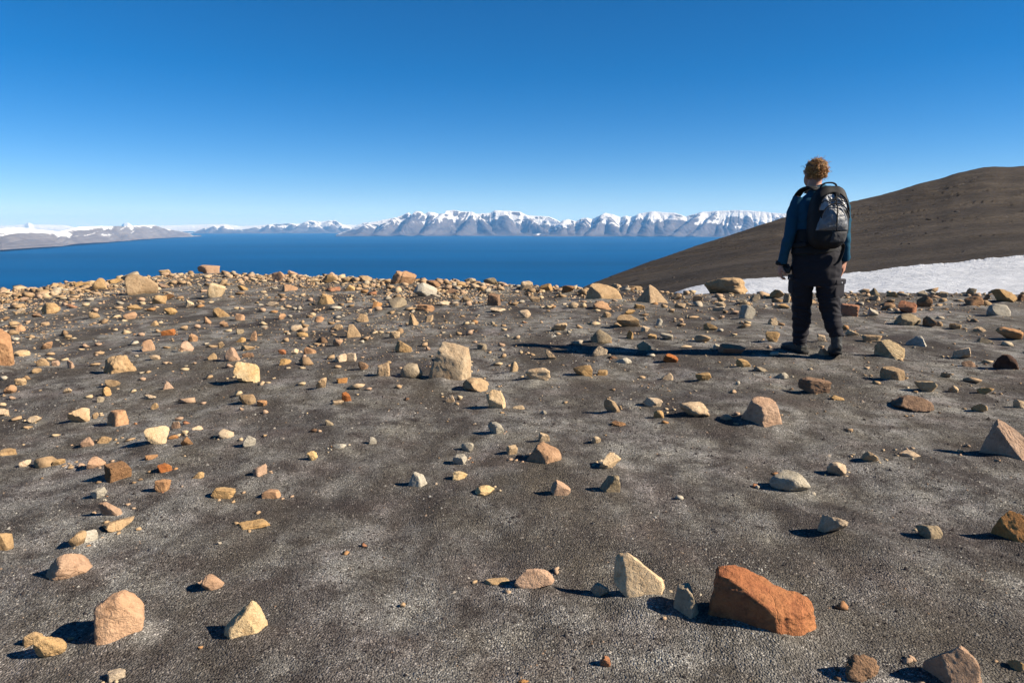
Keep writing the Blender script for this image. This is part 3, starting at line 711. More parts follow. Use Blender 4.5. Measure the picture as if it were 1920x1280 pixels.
# x, bottom, width, height measured in the photograph; colour; shape
T = {
 'A': (0, 480, 4, """1060 300 255 165 t r;745 255 120 90 t r;975 180 140 65 g a;1565 135 170 70 k b;1622 320 140 120 y r;1235 155 95 50 t a;505 210 50 38 k p;865 210 110 40 t a;415 240 80 36 t a;610 230 130 36 t b
380 445 150 95 t u;275 460 85 32 b a;455 318 75 28 t a;565 322 65 32 t a;185 345 75 36 k a;645 382 55 36 p b;675 345 60 38 g a;708 470 88 50 t r;712 425 50 40 k a;870 470 75 32 p a
975 475 110 58 k a;1005 405 110 42 t a;880 402 80 32 t a;1195 365 115 70 t a;1270 330 85 50 b a;1062 345 55 42 k a;1135 418 62 36 o a;1425 385 70 60 p a;1500 390 75 32 o b;1505 358 60 32 b a
1660 465 130 80 t a;1800 488 80 58 k b;1280 445 105 60 t a;1670 225 75 50 t a;1820 260 80 40 t a;1800 295 70 32 b a;1370 215 70 35 t a;1295 215 70 38 t a;1215 245 70 40 k a;155 430 75 42 p a
40 490 60 45 b a;155 572 80 60 k a;115 545 55 30 t a;15 838 190 305 o b;120 640 60 35 w a;165 755 130 52 p b;240 622 48 38 t a;350 700 90 60 k a;645 690 55 42 k a;608 708 50 20 p a
738 675 52 30 k a;740 738 80 26 t a;1115 720 100 95 k p;1010 672 65 40 w a;1055 605 62 34 k a;858 562 48 22 p a;1260 600 115 55 r b;1188 578 48 38 t a;1155 528 70 45 t a;1380 560 60 45 t p
1480 545 50 40 k b;1445 648 80 65 k a;1400 720 110 85 k a;1680 535 70 50 k a;1555 510 65 55 k a;1705 570 70 26 p a;1800 588 65 42 g a;1900 640 60 80 k s;1805 650 80 42 t a;1590 782 80 58 t a
1660 700 50 60 t a;1590 690 80 30 t a;1745 798 130 118 k p;1860 705 110 36 t b;1860 762 95 40 b b;1850 955 200 165 y a;900 895 250 155 t u;1160 782 90 42 p a;320 830 105 65 t r;380 785 75 36 p a
418 828 68 48 k b;530 850 56 75 k b;380 745 60 28 t a;270 880 90 42 t a;483 788 55 26 p a;35 935 50 42 w a;153 975 95 60 t a;845 985 120 60 t a;715 825 70 28 t a;1380 860 75 24 p a
1725 840 60 42 k a;1110 880 50 24 t a;1570 925 60 36 t a;1065 938 55 32 k a"""),
 'B': (480, 480, 4, """1110 215 190 105 k b;1270 310 180 110 w a;1330 240 110 60 b r;1605 190 90 40 g a;1760 220 110 58 g a;1540 235 75 45 t a;1470 282 95 38 b a;1785 378 105 100 b b;1815 420 120 36 p a;1410 370 140 36 p a
1500 330 75 40 t a;1590 350 80 48 t a;1270 420 145 60 o b;1060 395 145 90 g r;985 335 60 36 g r;1145 410 60 32 t a;910 392 80 50 o a;525 370 130 90 t p;595 400 100 26 w a;580 265 110 36 r b
575 180 85 60 k p;555 205 110 70 t a;280 150 95 55 k p;165 200 100 85 k s;255 270 120 60 k a;440 205 75 42 p a;680 200 85 42 t a;815 195 120 50 t a;980 205 65 36 t a;1005 255 60 45 t a
1045 270 50 40 b a;705 265 80 50 t a;815 285 60 40 o a;870 298 70 36 r a;985 290 80 28 t a;400 345 55 40 k a;705 340 45 32 p a;125 380 100 36 p a;195 345 55 36 k a;45 425 60 40 k a
130 430 70 26 o a;195 480 60 50 k a;255 465 40 28 g a;290 412 40 36 g b;325 412 40 45 g a;420 460 60 40 p a;475 495 75 45 o r;610 470 65 26 g a;805 505 85 72 t a;348 512 35 38 t a
300 570 100 55 p r;345 610 95 40 t r;60 525 60 42 p a;615 560 75 50 t a;730 620 120 110 t p;790 655 45 30 w a;615 680 80 60 k r;220 650 55 45 t a;195 740 65 42 r a;290 740 62 48 p a
405 740 95 60 o b;360 770 40 36 k a;220 820 95 52 t a;345 848 55 22 p a;560 778 60 42 t a;638 795 92 66 p b;715 793 82 68 p b;612 842 60 28 t a;805 860 80 70 k a;955 910 100 115 t b
1165 920 170 120 g r;1105 730 130 100 t b;1040 620 85 60 p a;930 578 60 20 p a;1180 525 80 95 t p;1298 500 65 60 t a;1635 515 65 40 o b;1575 520 55 28 p a;1520 595 50 36 t a;1600 598 50 50 k a
1260 685 55 42 t a;1290 715 36 50 k a;1695 705 75 55 g b;1840 685 60 45 k a;1840 715 45 30 w a;1855 770 50 42 t b;1815 822 75 30 p a;1880 608 40 25 w a;1860 565 50 30 p a;1455 956 320 316 p b"""),
 'C': (960, 480, 4, """690 335 275 130 t a;1050 365 245 150 t p;1605 300 330 135 t u;925 250 110 36 t b;780 250 85 42 t a;840 265 75 48 p a;505 240 90 48 g r;420 280 100 60 b a;110 260 95 75 p b;255 265 100 60 t b
375 315 70 38 t a;170 350 80 50 t a;215 330 55 36 p a;65 360 65 32 g b;120 300 55 36 b a;275 400 60 40 p a;310 400 40 35 o a;460 395 80 50 p a;535 395 50 50 p r;675 405 140 70 k u
640 418 55 22 p a;955 400 85 42 t b;885 440 85 40 t a;710 462 70 45 t a;985 455 80 28 b a;870 540 175 105 t a;1000 570 70 50 p b;1105 525 50 60 w r;1270 528 65 30 t a;1140 395 55 45 t a
1195 425 50 36 t a;1260 395 90 45 t a;1395 345 80 55 t a;1310 295 55 40 t p;1230 330 90 55 t a;1350 270 60 40 p b;1820 340 85 58 g a;1905 318 50 32 t a;1725 362 75 40 g a;1560 385 90 42 p a
1550 412 95 36 p b;1600 435 42 32 b b;1670 440 60 36 k a;1765 480 125 115 w a;1570 480 45 40 k b;1765 518 55 36 p r;1490 560 110 60 t a;1560 572 50 32 w a;1430 645 125 55 t r;1665 598 50 22 p a
1155 630 105 55 w r;1050 625 70 45 t b;885 620 50 65 t s;670 665 165 115 g r;990 715 110 75 g r;355 565 120 65 p a;505 545 60 38 t a;582 520 40 28 p r;425 585 35 36 g r;345 592 50 24 t r
95 465 95 65 p r;90 505 35 20 r a;660 755 115 80 p b;290 775 90 75 p s;65 738 35 32 p r;145 748 60 22 t a;830 810 140 50 w a;1040 755 70 30 w a;1190 805 115 75 r b;1650 735 210 80 r b
1540 695 70 40 w b;1735 838 110 70 t r;1860 870 100 45 g a;530 910 150 95 t a;680 900 80 50 t b;195 935 190 100 p u;15 875 65 85 p r;1165 930 90 55 p a;1435 940 120 70 t b"""),
 'D': (1440, 480, 4, """65 320 120 70 t a;140 355 55 75 g b;120 395 85 38 t a;35 520 75 60 p b;100 525 55 28 b r;35 650 110 85 t a;795 295 90 58 g p;800 340 65 42 g a;930 312 90 45 t a;1020 305 70 34 g a
1155 305 85 48 g a;1315 312 75 48 g b;1525 300 85 62 g a;1240 295 60 36 g a;685 370 60 30 g a;612 460 150 105 r b;790 448 85 62 w a;895 380 120 32 b a;1045 430 145 98 r a;1175 385 125 85 b a
1310 350 60 38 t a;1545 380 150 80 b r;1640 335 60 50 k a;1770 350 200 105 t a;1900 345 80 55 b a;1730 460 190 105 w a;1045 530 210 100 g a;1215 535 115 85 b a;1280 530 55 45 t a;1405 550 95 48 t a
1585 570 105 42 p a;1810 630 215 100 o u;1625 655 115 45 g a;630 600 105 50 p b;580 560 50 50 o a;400 645 65 60 p b;415 745 90 68 k p;780 655 155 65 t b;910 790 235 165 l b;1110 690 165 95 w p
1450 770 145 85 p b;1505 835 105 52 b a;1645 805 75 28 p a;1785 860 200 125 d u;935 940 195 115 t b;1330 915 80 42 t a;45 750 65 40 w a;100 925 115 55 w a"""),
 'E': (1440, 700, 4, """350 165 255 140 b b;520 205 110 42 t a;1185 145 180 88 p a;1390 148 80 58 p r;1630 160 135 55 t a;1085 290 330 130 b a;1585 290 130 65 t a;1885 270 100 75 p a;-50 410 320 240 k a;1775 672 395 332 k p
765 665 135 82 p a;1065 630 165 60 p a;515 768 150 105 p a;165 885 310 165 w r"""),
 'F': (960, 700, 4, """750 300 125 115 t s;1060 258 145 80 p u;1370 325 230 115 p u;1100 340 80 65 t r;1145 380 60 34 o a;800 398 105 45 b a;235 310 50 38 g a;50 270 90 32 p a;1605 350 95 45 g a;240 695 265 185 k a
240 520 85 80 p b;735 720 170 130 p a;630 525 75 55 p a;365 925 150 130 k b;735 905 155 145 g s;1255 945 65 36 w a;0 612 88 80 p b;1693 90 36 40 w a"""),
 'G': (480, 700, 4, """1800 270 145 150 p a;1455 220 75 60 p b;1528 205 45 50 y a;1505 240 40 26 t a;680 218 75 82 r b;615 235 90 38 p b;550 392 65 45 g a;1800 460 125 100 w s;875 535 60 62 w a;625 570 110 45 w a
420 660 85 80 y a;1585 590 95 75 w r;1530 685 110 85 w b;1525 805 110 75 y a;1215 865 145 130 w p;1715 915 150 80 y a;30 780 110 105 k b;115 945 145 80 k b;45 248 80 50 o a;70 305 50 40 k a
1065 118 60 36 t a;845 130 50 30 k a;435 445 50 36 d a;1130 205 45 25 d a;1650 148 200 118 t a;490 115 80 85 t a;645 75 85 45 o b;345 95 60 35 p a"""),
 'H': (0, 700, 4, """590 370 175 115 p a;885 410 165 140 o b;1175 540 195 150 y a;650 555 115 80 k r;780 530 120 60 t s;1300 495 80 36 o a;1400 545 95 75 b a;1390 465 55 45 p a;1400 385 60 36 r a;1320 415 70 55 k a
1345 355 60 36 k a;1480 425 90 35 p a;1695 490 125 75 p u;1870 555 100 90 w b;1800 510 45 32 p a;1855 240 130 85 t r;1790 172 60 45 p a;1810 285 35 40 k a;60 620 140 62 t b;185 705 100 62 p a
440 695 105 58 t a;720 720 150 100 k a;530 720 45 28 t a;610 705 55 40 k a;885 825 210 170 b b;1135 650 100 45 o a;1235 750 115 80 r b;1485 790 95 55 t a;1220 895 130 105 o b;740 945 125 100 w b
1675 945 190 95 t b;255 375 120 60 p a;205 415 75 28 t a;120 355 75 36 t a;25 320 90 60 p a;20 250 50 36 p a;95 198 55 38 k a;75 155 105 70 k a;505 150 75 42 p a;660 190 70 36 p a
755 220 60 50 g a;800 172 75 75 t a;1000 148 48 32 p a;1125 195 90 38 p a;1160 270 60 50 t a;1265 125 85 70 k p;1365 215 55 32 o a;1525 235 45 25 k a;715 345 55 55 t a;415 475 70 28 p a;975 508 75 30 t a"""),
 'I': (0, 920, 3, """620 145 140 85 k s;665 235 185 95 t a;435 315 105 95 t r;505 300 95 85 w b;15 345 125 110 t a;390 510 265 160 k a;670 880 290 325 k e;1385 850 250 235 y p;1195 565 135 100 k r;1430 220 185 65 t b
185 880 120 90 t a;280 945 195 135 t u;655 1080 105 85 p b;1128 895 30 25 o a;1235 305 25 25 g a"""),
 'J': (640, 920, 3, """1085 560 230 125 k a;875 530 145 45 t b;1675 620 290 275 p s;1455 598 105 85 g b;1940 730 150 215 g s;1485 990 65 65 r a;345 660 35 30 t a;1025 1085 65 30 o a;25 360 45 25 o a;130 320 35 28 r a"""),
 'K': (1280, 920, 3, """445 845 615 430 r b;845 238 175 105 p a;1385 280 155 90 g u;1850 300 250 190 o a;1010 1085 195 170 b u;1520 1150 345 280 k b;1880 1018 110 70 t a"""),
}
ROWS = []
for key, (ox, oy, k, txt) in T.items():
    i = 0
    for part in txt.replace('\n', ';').split(';'):
        a = part.split()
        if len(a) != 6: continue
        ROWS.append(dict(id='%s%d' % (key, i), u=ox + float(a[0]) / k, v=oy + float(a[1]) / k, w=float(a[2]) / k, h=float(a[3]) / k, c=a[4], s=a[5]))
        i += 1

# ------------------------------------------------------------------ which stone is which: full label, how others refer to it
LM = {
 'K0': ('large rust red boulder with a shaded front face in the near foreground', 'the large rust red boulder'),
 'K5': ('big pinkish brown block cut off by the bottom edge at right', 'the big block at the bottom edge'),
 'I6': ('large rounded pinkish tan boulder in the bottom left foreground', 'the large rounded foreground boulder'),
 'J2': ('upright leaf shaped cream slab left of the rust red boulder', 'the leaf shaped cream slab'),
 'E9': ('big tan boulder with a sharp peak at the right edge', 'the sharp peaked boulder at right edge'),
 'I7': ('pointed pale yellow rock with broken faces in the bottom left foreground', 'the pointed pale yellow rock'),
 'B89': ('big whitish block with a dark shaded front in mid ground', 'the big whitish block'),
 'K3': ('ochre boulder at the right edge with a long shadow', 'the ochre boulder at right edge'),
 'E8': ('pinkish tan boulder with a shadow to its left below the hiker', 'the pinkish boulder below the hiker'),
 'I5': ('flat rust tinted slab lying behind the large rounded foreground boulder', 'the flat rust tinted slab'),
 'K4': ('jagged brown rock at the bottom edge below the rust red boulder', 'the jagged brown rock at bottom edge'),
 'A43': ('tall orange boulder cut off by the left edge', 'the tall orange boulder at left edge'),
 'J4': ('grey upright stone in the shadow of the rust red boulder', 'the grey stone in shadow'),
 'E13': ('smooth pale grey humped stone half way down at right', 'the smooth humped grey stone'),
 'J0': ('pinkish tan rock left of the leaf shaped cream slab', 'the pinkish rock left of the slab'),
 'F9': ('angular pinkish grey boulder with a small block behind it at centre', 'the angular pinkish grey boulder'),
 'I11': ('lumpy tan rock left of the large rounded foreground boulder', 'the lumpy tan rock at bottom left'),
 'C2': ('largest hollowed tan boulder on the crest against the snow', 'the hollowed crest boulder'),
 'E5': ('long flat brown boulder right of and nearer than the hiker', 'the long flat brown boulder'),
 'A0': ('largest smooth tan boulder on the left crest', 'the largest left crest boulder'),
 'D38': ('layered cream block with splintered bedding right of the hiker\'s feet', 'the layered cream block'),
 'A76': ('lumpy crumbling tan boulder on the left slope', 'the lumpy crumbling boulder'),
 'C1': ('tan pyramid shaped boulder on the crest left of the hiker', 'the pyramid crest boulder'),
 'C0': ('long tan boulder on the crest where the hillside meets the sea', 'the long crest boulder'),
 'E0': ('reddish brown blocky boulder nearest below the hiker\'s right foot', 'the reddish brown blocky boulder'),
 'H24': ('brown brick shaped stone tilted in the left mid ground', 'the brown brick shaped stone'),
 'A75': ('cream angular boulder right of the lumpy crumbling one on the left slope', 'the cream angular boulder'),
 'K1': ('cream wedge stone between the humped grey stone and the rust red boulder', 'the cream wedge stone'),
 'I1': ('tan two lobed stone behind the rust tinted slab', 'the two lobed tan stone'),
 'H2': ('pale yellow leaning rock in the left mid ground', 'the pale yellow leaning rock'),
 'F2': ('long crumbly cream rock left of the pinkish boulder', 'the long crumbly cream rock'),
 'D43': ('dark rusty lump of ironstone at the right edge', 'the dark rusty lump'),
 'K2': ('rough grey stone beside the shadow of the ochre edge boulder', 'the rough grey stone'),
 'I4': ('flat tan stone cut off by the left edge in the foreground', 'the flat stone at left edge'),
 'I8': ('small rounded pinkish stone alone in the left foreground', 'the lone rounded pinkish stone'),
 'G24': ('tan rock leaning against the foot of the big whitish block', 'the rock at the whitish block\'s foot'),
 'H1': ('orange cube like block in the left mid ground', 'the orange cube like block'),
 'F14': ('thin grey standing slab right of the pinkish cube', 'the thin grey standing slab'),
 'D44': ('tan block with an ochre lit face below the layered cream block', 'the tan block with lit face'),
 'F11': ('cream faceted stone at centre with its shadow to the left', 'the cream faceted stone'),
 'G0': ('rough cream rock nearest in front of the whitish block at right', 'the rough cream rock'),
 'D31': ('lumpy ochre boulder near the right edge', 'the lumpy ochre boulder'),
 'I9': ('long low wedge stone lying alone left of centre in the foreground', 'the long low wedge stone'),
 'I0': ('thin pinkish slab above the two lobed tan stone', 'the thin pinkish slab'),
 'D23': ('large tan boulder on the crest at far right', 'the far right crest boulder'),
 'D26': ('flat topped grey brown boulder right of the hiker\'s legs', 'the flat topped boulder'),
 'B70': ('dark fronted rounded boulder left of the big whitish block', 'the dark fronted boulder'),
 'H0': ('cream triangular rock left of the orange cube like block', 'the cream triangular rock'),
 'B0': ('grey pink split boulder standing against the sea on the crest', 'the split crest boulder'),
 'D25': ('pale cracked boulder near the right edge just below the crest', 'the pale cracked boulder'),
 'B1': ('whitish angular boulder right of the split crest boulder', 'the whitish angular crest boulder'),
 'F13': ('small pinkish cube of rock at centre', 'the small pinkish cube'),
 'I10': ('small tan rock behind the lumpy one at bottom left', 'the small bottom left rock'),
 'C75': ('crumbly cream rock between the whitish block and the hiker\'s shadow', 'the crumbly cream rock'),
 'C53': ('grey rounded boulder behind the shadow of the hiker\'s head', 'the grey rounded boulder'),
 'G14': ('pale pointed stone left of centre with its shadow to the left', 'the pale pointed stone'),
 'C25': ('tan flat boulder behind the grey rounded boulder', 'the tan flat boulder'),
 'H30': ('tan oblong stone above the long low wedge stone', 'the tan oblong stone'),
 'I2': ('tan upright stone leaning on a pale one in the left foreground', 'the leaning tan stone'),
 'A4': ('yellow cream rounded boulder just below the left crest', 'the yellow cream boulder'),
 'C69': ('reddish slab lying in the shadow of the hiker', 'the reddish slab in shadow'),
 'I12': ('cream block cut by the bottom edge at left', 'the cream block at bottom edge'),
 'J3': ('grey block inside the shadow of the leaf shaped slab', 'the grey block in slab shadow'),
 'E2': ('pale rock with a dark notch above the long flat brown boulder', 'the pale notched rock'),
 'D15': ('reddish block touching the hiker\'s right calf', 'the reddish block behind the hiker'),
 'E12': ('small cream stone right of the smooth humped grey stone', 'the small cream stone'),
 'D39': ('whitish pointed stone right of the layered cream block', 'the whitish pointed stone'),
 'A72': ('pinkish pyramid stone behind the cream angular boulder', 'the pinkish pyramid stone'),
 'H21': ('pinkish orange broken rock behind the brown brick shaped stone', 'the pinkish orange broken rock'),
 'C43': ('pale broken rock left of the hiker\'s camera hand', 'the pale broken rock'),
 'F0': ('curved tan shell shaped stone right of centre', 'the curved shell shaped stone'),
 'I3': ('pale grey block leaning on a tan stone in the left foreground', 'the pale grey leaning block'),
 'A10': ('lumpy tan rock pile on the far left slope', 'the lumpy far left rock'),
 'C73': ('pink tinted tan rock below the hiker\'s shadow left of centre', 'the pink tinted rock'),
 'D18': ('reddish brown angular boulder just below the snow at right', 'the reddish angular boulder'),
 'A3': ('pinkish flat boulder at the highest point of the left crest', 'the pinkish crest top boulder'),
 'B12': ('orange block below the whitish angular crest boulder', 'the orange block'),
 'B7': ('upright brown cube right of the orange block near the crest', 'the upright brown cube'),
 'C68': ('small bright red stone below the hiker\'s shadow', 'the small bright red stone'),
 'G4': ('small brick red upright stone left of centre', 'the small brick red stone'),
}
PLANES = {
 'K0': [(-0.42, -1, 0.10, 0.62), (0.42, -0.22, 0.95, 0.62), (0.95, -0.38, 0.15, 0.92), (0, 1, 0.1, 0.7), (-1, -0.05, 0.12, 0.95), (0, 0, -1, 0.6), (0.7, -0.8, 0.25, 0.86)],
 'B89': [(-0.42, -1, 0.12, 0.60), (0.02, -0.42, 0.9, 0.72), (1, -0.35, 0.10, 0.86), (0.1, 1, 0.1, 0.7), (-0.92, 0.1, 0.42, 0.84), (0, 0, -1, 0.8)],
 'E9': [(-0.45, -0.9, 0.22, 0.60), (0.55, -0.3, 0.78, 0.50), (0.1, 1, 0.2, 0.7), (-0.95, 0.1, 0.38, 0.74), (0, 0, -1, 0.6), (0.9, 0.2, -0.1, 0.95)],
 'J2': [(0.25, -1, 0.35, 0.40), (-0.1, 1, 0.1, 0.40), (-1, 0, 0.10, 0.90), (0.62, 0.05, 0.78, 0.60), (0.9, 0, 0.3, 0.86), (0.6, 0, -0.8, 0.88), (-0.62, 0, -0.78, 0.70), (-0.5, -0.7, 0.2, 0.66)],
 'I7': [(-0.12, -1, 0.30, 0.60), (0.95, -0.3, 0.18, 0.80), (-0.62, -0.1, 0.78, 0.52), (0.45, -0.75, 0.5, 0.66), (0.1, 1, 0.3, 0.6), (0, 0, -1, 0.7), (-0.9, -0.2, 0, 0.9)],
 'F9': [(-0.55, -0.85, 0.22, 0.60), (0.45, -0.3, 0.85, 0.62), (0.75, -0.65, -0.1, 0.82), (0, 1, 0.1, 0.75), (-0.85, 0.1, 0.55, 0.8), (0, 0, -1, 0.7)],
 'C0': [(-0.7, -0.65, 0.25, 0.72), (0.25, -0.45, 0.85, 0.50), (0.6, -0.8, 0.05, 0.72), (0, 1, 0.1, 0.6), (-1, 0, 0.2, 0.95), (0, 0, -1, 0.6), (0.9, -0.1, 0.5, 0.85)],
 'C1': [(-0.62, -0.62, 0.42, 0.55), (0.45, -0.62, 0.52, 0.52), (0.2, 1, 0.4, 0.6), (-0.85, 0.3, 0.5, 0.72), (0.9, 0.2, 0.55, 0.75), (0, 0, -1, 0.6)],
 'E8': [(-0.6, -0.75, 0.1, 0.72), (0.55, -0.75, 0.12, 0.80), (0.15, -0.25, 1, 0.78), (0.95, 0.1, 0.25, 0.86), (-0.9, 0.1, 0.42, 0.86), (0, 1, 0.1, 0.75), (0, 0, -1, 0.7)],
 'H1': [(0.45, -0.9, 0.12, 0.66), (-0.85, -0.5, 0.25, 0.62), (0, 0, 1, 0.7), (0.9, 0.4, 0, 0.75), (0, 1, 0, 0.7), (0, 0, -1, 0.7)],
 'B7': [(-0.42, -0.9, 0.08, 0.66), (0.95, -0.2, 0.1, 0.72), (0.15, -0.1, 1, 0.8), (-0.9, 0.2, 0.1, 0.78), (0, 1, 0, 0.7), (0, 0, -1, 0.8)],
 'J4': [(-0.55, -0.8, 0.15, 0.5), (0.8, 0.1, 0.3, 0.6), (0, 1, 0, 0.5), (-0.9, 0, 0.15, 0.62), (-0.3, 0, 1, 0.85), (0.6, 0, 0.8, 0.8), (0, 0, -1, 0.9)],
 'K5': [(0.35, -0.75, 0.62, 0.55), (-0.75, -0.6, -0.1, 0.72), (0.9, -0.2, 0.2, 0.9), (0, 1, 0.1, 0.7), (-0.6, 0.2, 0.8, 0.85), (0, 0, -1, 0.7)],
 'D38': [(-0.5, -0.85, 0.3, 0.42), (0.25, -0.55, 0.8, 0.38), (0.95, -0.1, 0.15, 0.95), (-0.95, -0.1, 0, 0.95), (0, 1, 0, 0.5), (0, 0, -1, 0.5)],
 'K3': [(-0.6, -0.7, -0.15, 0.62), (0.1, -0.5, 0.85, 0.55), (-0.8, 0.1, 0.55, 0.8), (0, 1, 0.1, 0.7), (0, 0, -1, 0.6)],
}
COLW = {'t': 'tan', 'p': 'cream', 'o': 'ochre', 'r': 'reddish', 'k': 'pinkish', 'g': 'grey', 'b': 'brown', 'w': 'pale grey', 'y': 'yellow', 'd': 'dark', 'l': 'layered'}
def shape_word(r):
    if r['s'] == 'e': return 'rounded'
    if r['s'] == 'b': return 'blocky'
    if r['s'] == 'p': return 'pointed'
    if r['s'] == 's': return 'thin'
    if r['s'] == 'r': return 'rounded'
    if r['s'] == 'u': return 'lumpy'
    return 'flat' if r['w'] > 1.9 * r['h'] else 'angular'

ROWS.sort(key=lambda r: (r['id'] not in LM, -r['w'] * r['h']))
SINGLE = ROWS[:300]; REST = ROWS[300:]
def auto_labels():
    lms = [r for r in SINGLE if r['id'] in LM]
    used = set(LM[r['id']][0] for r in lms)
    ranks = ['nearest', 'second', 'third', 'fourth', 'fifth', 'sixth', 'seventh', 'eighth', 'ninth', 'tenth']
    def side(r, l):
        dx = r['u'] - l['u']; dy = (r['v'] - r['h'] / 2) - (l['v'] - l['h'] / 2)
        k = 1.5
        if abs(dx) >= k * abs(dy): return 'left of' if dx < 0 else 'right of'
        return 'behind' if dy < 0 else 'in front of'
    for r in SINGLE:
        if r['id'] in LM: r['label'] = LM[r['id']][0]; continue
        cand = sorted(lms, key=lambda l: (l['u'] - r['u']) ** 2 + 2.2 * (l['v'] - r['v']) ** 2)
        for l in cand[:14]:
            sd = side(r, l)
            same = sorted([q for q in SINGLE if q is not l and side(q, l) == sd], key=lambda q: (q['u'] - l['u']) ** 2 + (q['v'] - l['v']) ** 2)
            alike = [q for q in same if q['c'] == r['c'] and shape_word(q) == shape_word(r)]
            k = alike.index(r)
            size = 'small ' if max(r['w'], r['h']) < 20 else ''
            word = 'stone' if max(r['w'], r['h']) < 30 else 'rock'
            rk = ranks[k] + ' such ' if k < len(ranks) else ''
            rk = 'the ' + ('nearest one ' if k == 0 else '%s nearest ' % ranks[min(k, 9)])
            lab = '%s%s %s %s, %s%s %s' % (size, COLW[r['c']], shape_word(r), word, rk, sd, LM[l['id']][1])
            if lab not in used and k < 4 and len(lab.split()) <= 16: break
        used.add(lab); r['label'] = lab
auto_labels()

BANK = []
def make_rocks():
    rs0 = 100
    for i, r in enumerate(SINGLE):
        seed = rs0 + sum(ord(ch) * (j + 3) for j, ch in enumerate(r['id'])) * 7
        big = max(r['w'], r['h'])
        n = 6 if big > 130 else (5 if big > 58 else (4 if big > 24 else 3))
        S, f = rock_shape(seed, r['s'], n, PLANES.get(r['id']))
        if r['id'] == 'B0':
            g = np.exp(-((S[:, 0] + 0.35 - 0.25 * S[:, 2]) / 0.07) ** 2); S = S * (1 - 0.16 * g)[:, None]
        if r['id'] == 'K0':
            g = np.exp(-((S[:, 0] - 0.42 + 0.12 * S[:, 2] - 0.05 * perlin(S[:, 1] * 3, S[:, 2] * 3, 1.0)) / 0.035) ** 2) * (S[:, 2] < 0.25); S = S * (1 - 0.045 * g)[:, None]
        P = fit_rock(S, f, r['u'], r['v'], r['w'], r['h'], seed, dratio={'K0': 0.46, 'B89': 0.55, 'J2': 0.34, 'E9': 0.5, 'K3': 0.5, 'K5': 0.5, 'I7': 0.5, 'J4': 0.4}.get(r['id']))
        c = P.mean(0); c[2] = P[:, 2].min()
        BANK.append((c[0], c[1], np.ptp(P[:, 0]) / 2, np.ptp(P[:, 1]) / 2, np.ptp(P[:, 2])))
        name = 'boulder' if big > 55 else ('rock' if big > 24 else 'stone')
        o = ob(name, P - c, f, ROCK[r['c']], sharp=(32 if n >= 4 else 22) if r['s'] not in ('r', 'u', 'e') else None)
        o.location = c
        tag(o, r['label'], 'boulder' if big > 55 else 'rock' if big > 24 else 'stone', 'stones scattered over the shale ridge')
make_rocks()
def bank_soil():
    """grit heaped a little against every stone"""
    me = ground.data; n = len(me.vertices); co = np.empty(n * 3, np.float32); me.vertices.foreach_get('co', co); co = co.reshape(-1, 3)
    near = np.nonzero(np.hypot(co[:, 0], co[:, 1]) < 22)[0]
    near = near[np.argsort(co[near, 1])]
    X = co[near, 0].astype(float); Y = co[near, 1].astype(float); dz = np.zeros(len(near))
    for x, y, a, b, h in BANK:
        w = max(a, b) * 1.0 + 0.02
        i0, i1 = np.searchsorted(Y, y - 2 * w), np.searchsorted(Y, y + 2 * w)
        m = i0 + np.nonzero(np.abs(X[i0:i1] - x) < 2 * w)[0]
        if not len(m): continue
        q = ((X[m] - x) ** 2 + (Y[m] - y) ** 2) / (w * w)
        dz[m] = np.maximum(dz[m], min(0.10 * h, 0.03) * np.exp(-q * q * 0.8) * (1 + 0.6 * perlin(X[m] * 9, Y[m] * 9, 4.0)))
    co[near, 2] += dz
    me.vertices.foreach_set('co', co.ravel()); me.update()
bank_soil()

# ------------------------------------------------------------------ lesser stones and grit nobody could count
def bulk(name, items, mat, sub):
    """items: (centres Nx3, sizes Nx3, yaw N, template index N) merged into one mesh"""
    C_, S_, A_, K_, TONE = items
    Vs, Fs, Ts, base = [], [], [], 0
    for k in range(16):
        rs = np.random.RandomState(900 + k)
        bm = bmesh.new()
        pts = rand_dirs(rs, 11 if sub > 1 else 8) * rs.uniform(0.75, 1.0, (11 if sub > 1 else 8, 1))
        for q in pts: bm.verts.new(q)
        bmesh.ops.convex_hull(bm, input=bm.verts)
        for vv in [x for x in bm.verts if not x.link_faces]: bm.verts.remove(vv)
        bmesh.ops.triangulate(bm, faces=bm.faces)
        bm.verts.index_update()
        tv = np.array([x.co[:] for x in bm.verts]); f = np.array([[x.index for x in q.verts] for q in bm.faces]); bm.free()
        lo, hi = tv.min(0), tv.max(0); tv = (tv - (lo + hi) / 2) / ((hi - lo) / 2)
        sel = np.nonzero(K_ % 16 == k)[0]
        if not len(sel): continue
        L = tv[None] * S_[sel][:, None, :]
        ca, sa = np.cos(A_[sel])[:, None], np.sin(A_[sel])[:, None]
        X = L[:, :, 0] * ca - L[:, :, 1] * sa; Y = L[:, :, 0] * sa + L[:, :, 1] * ca
        Vs.append(np.stack([X + C_[sel][:, None, 0], Y + C_[sel][:, None, 1], L[:, :, 2] + C_[sel][:, None, 2]], -1).reshape(-1, 3))
        Fs.append((f[None] + (base + np.arange(len(sel)) * len(tv))[:, None, None]).reshape(-1, 3))
        Ts.append(np.repeat(TONE[sel], len(tv))); base += len(sel) * len(tv)
    o = ob(name, np.concatenate(Vs), np.concatenate(Fs), mat, smooth=False)
    set_attr(o, 'tone', np.concatenate(Ts))
    return tag(o, kind='stuff')
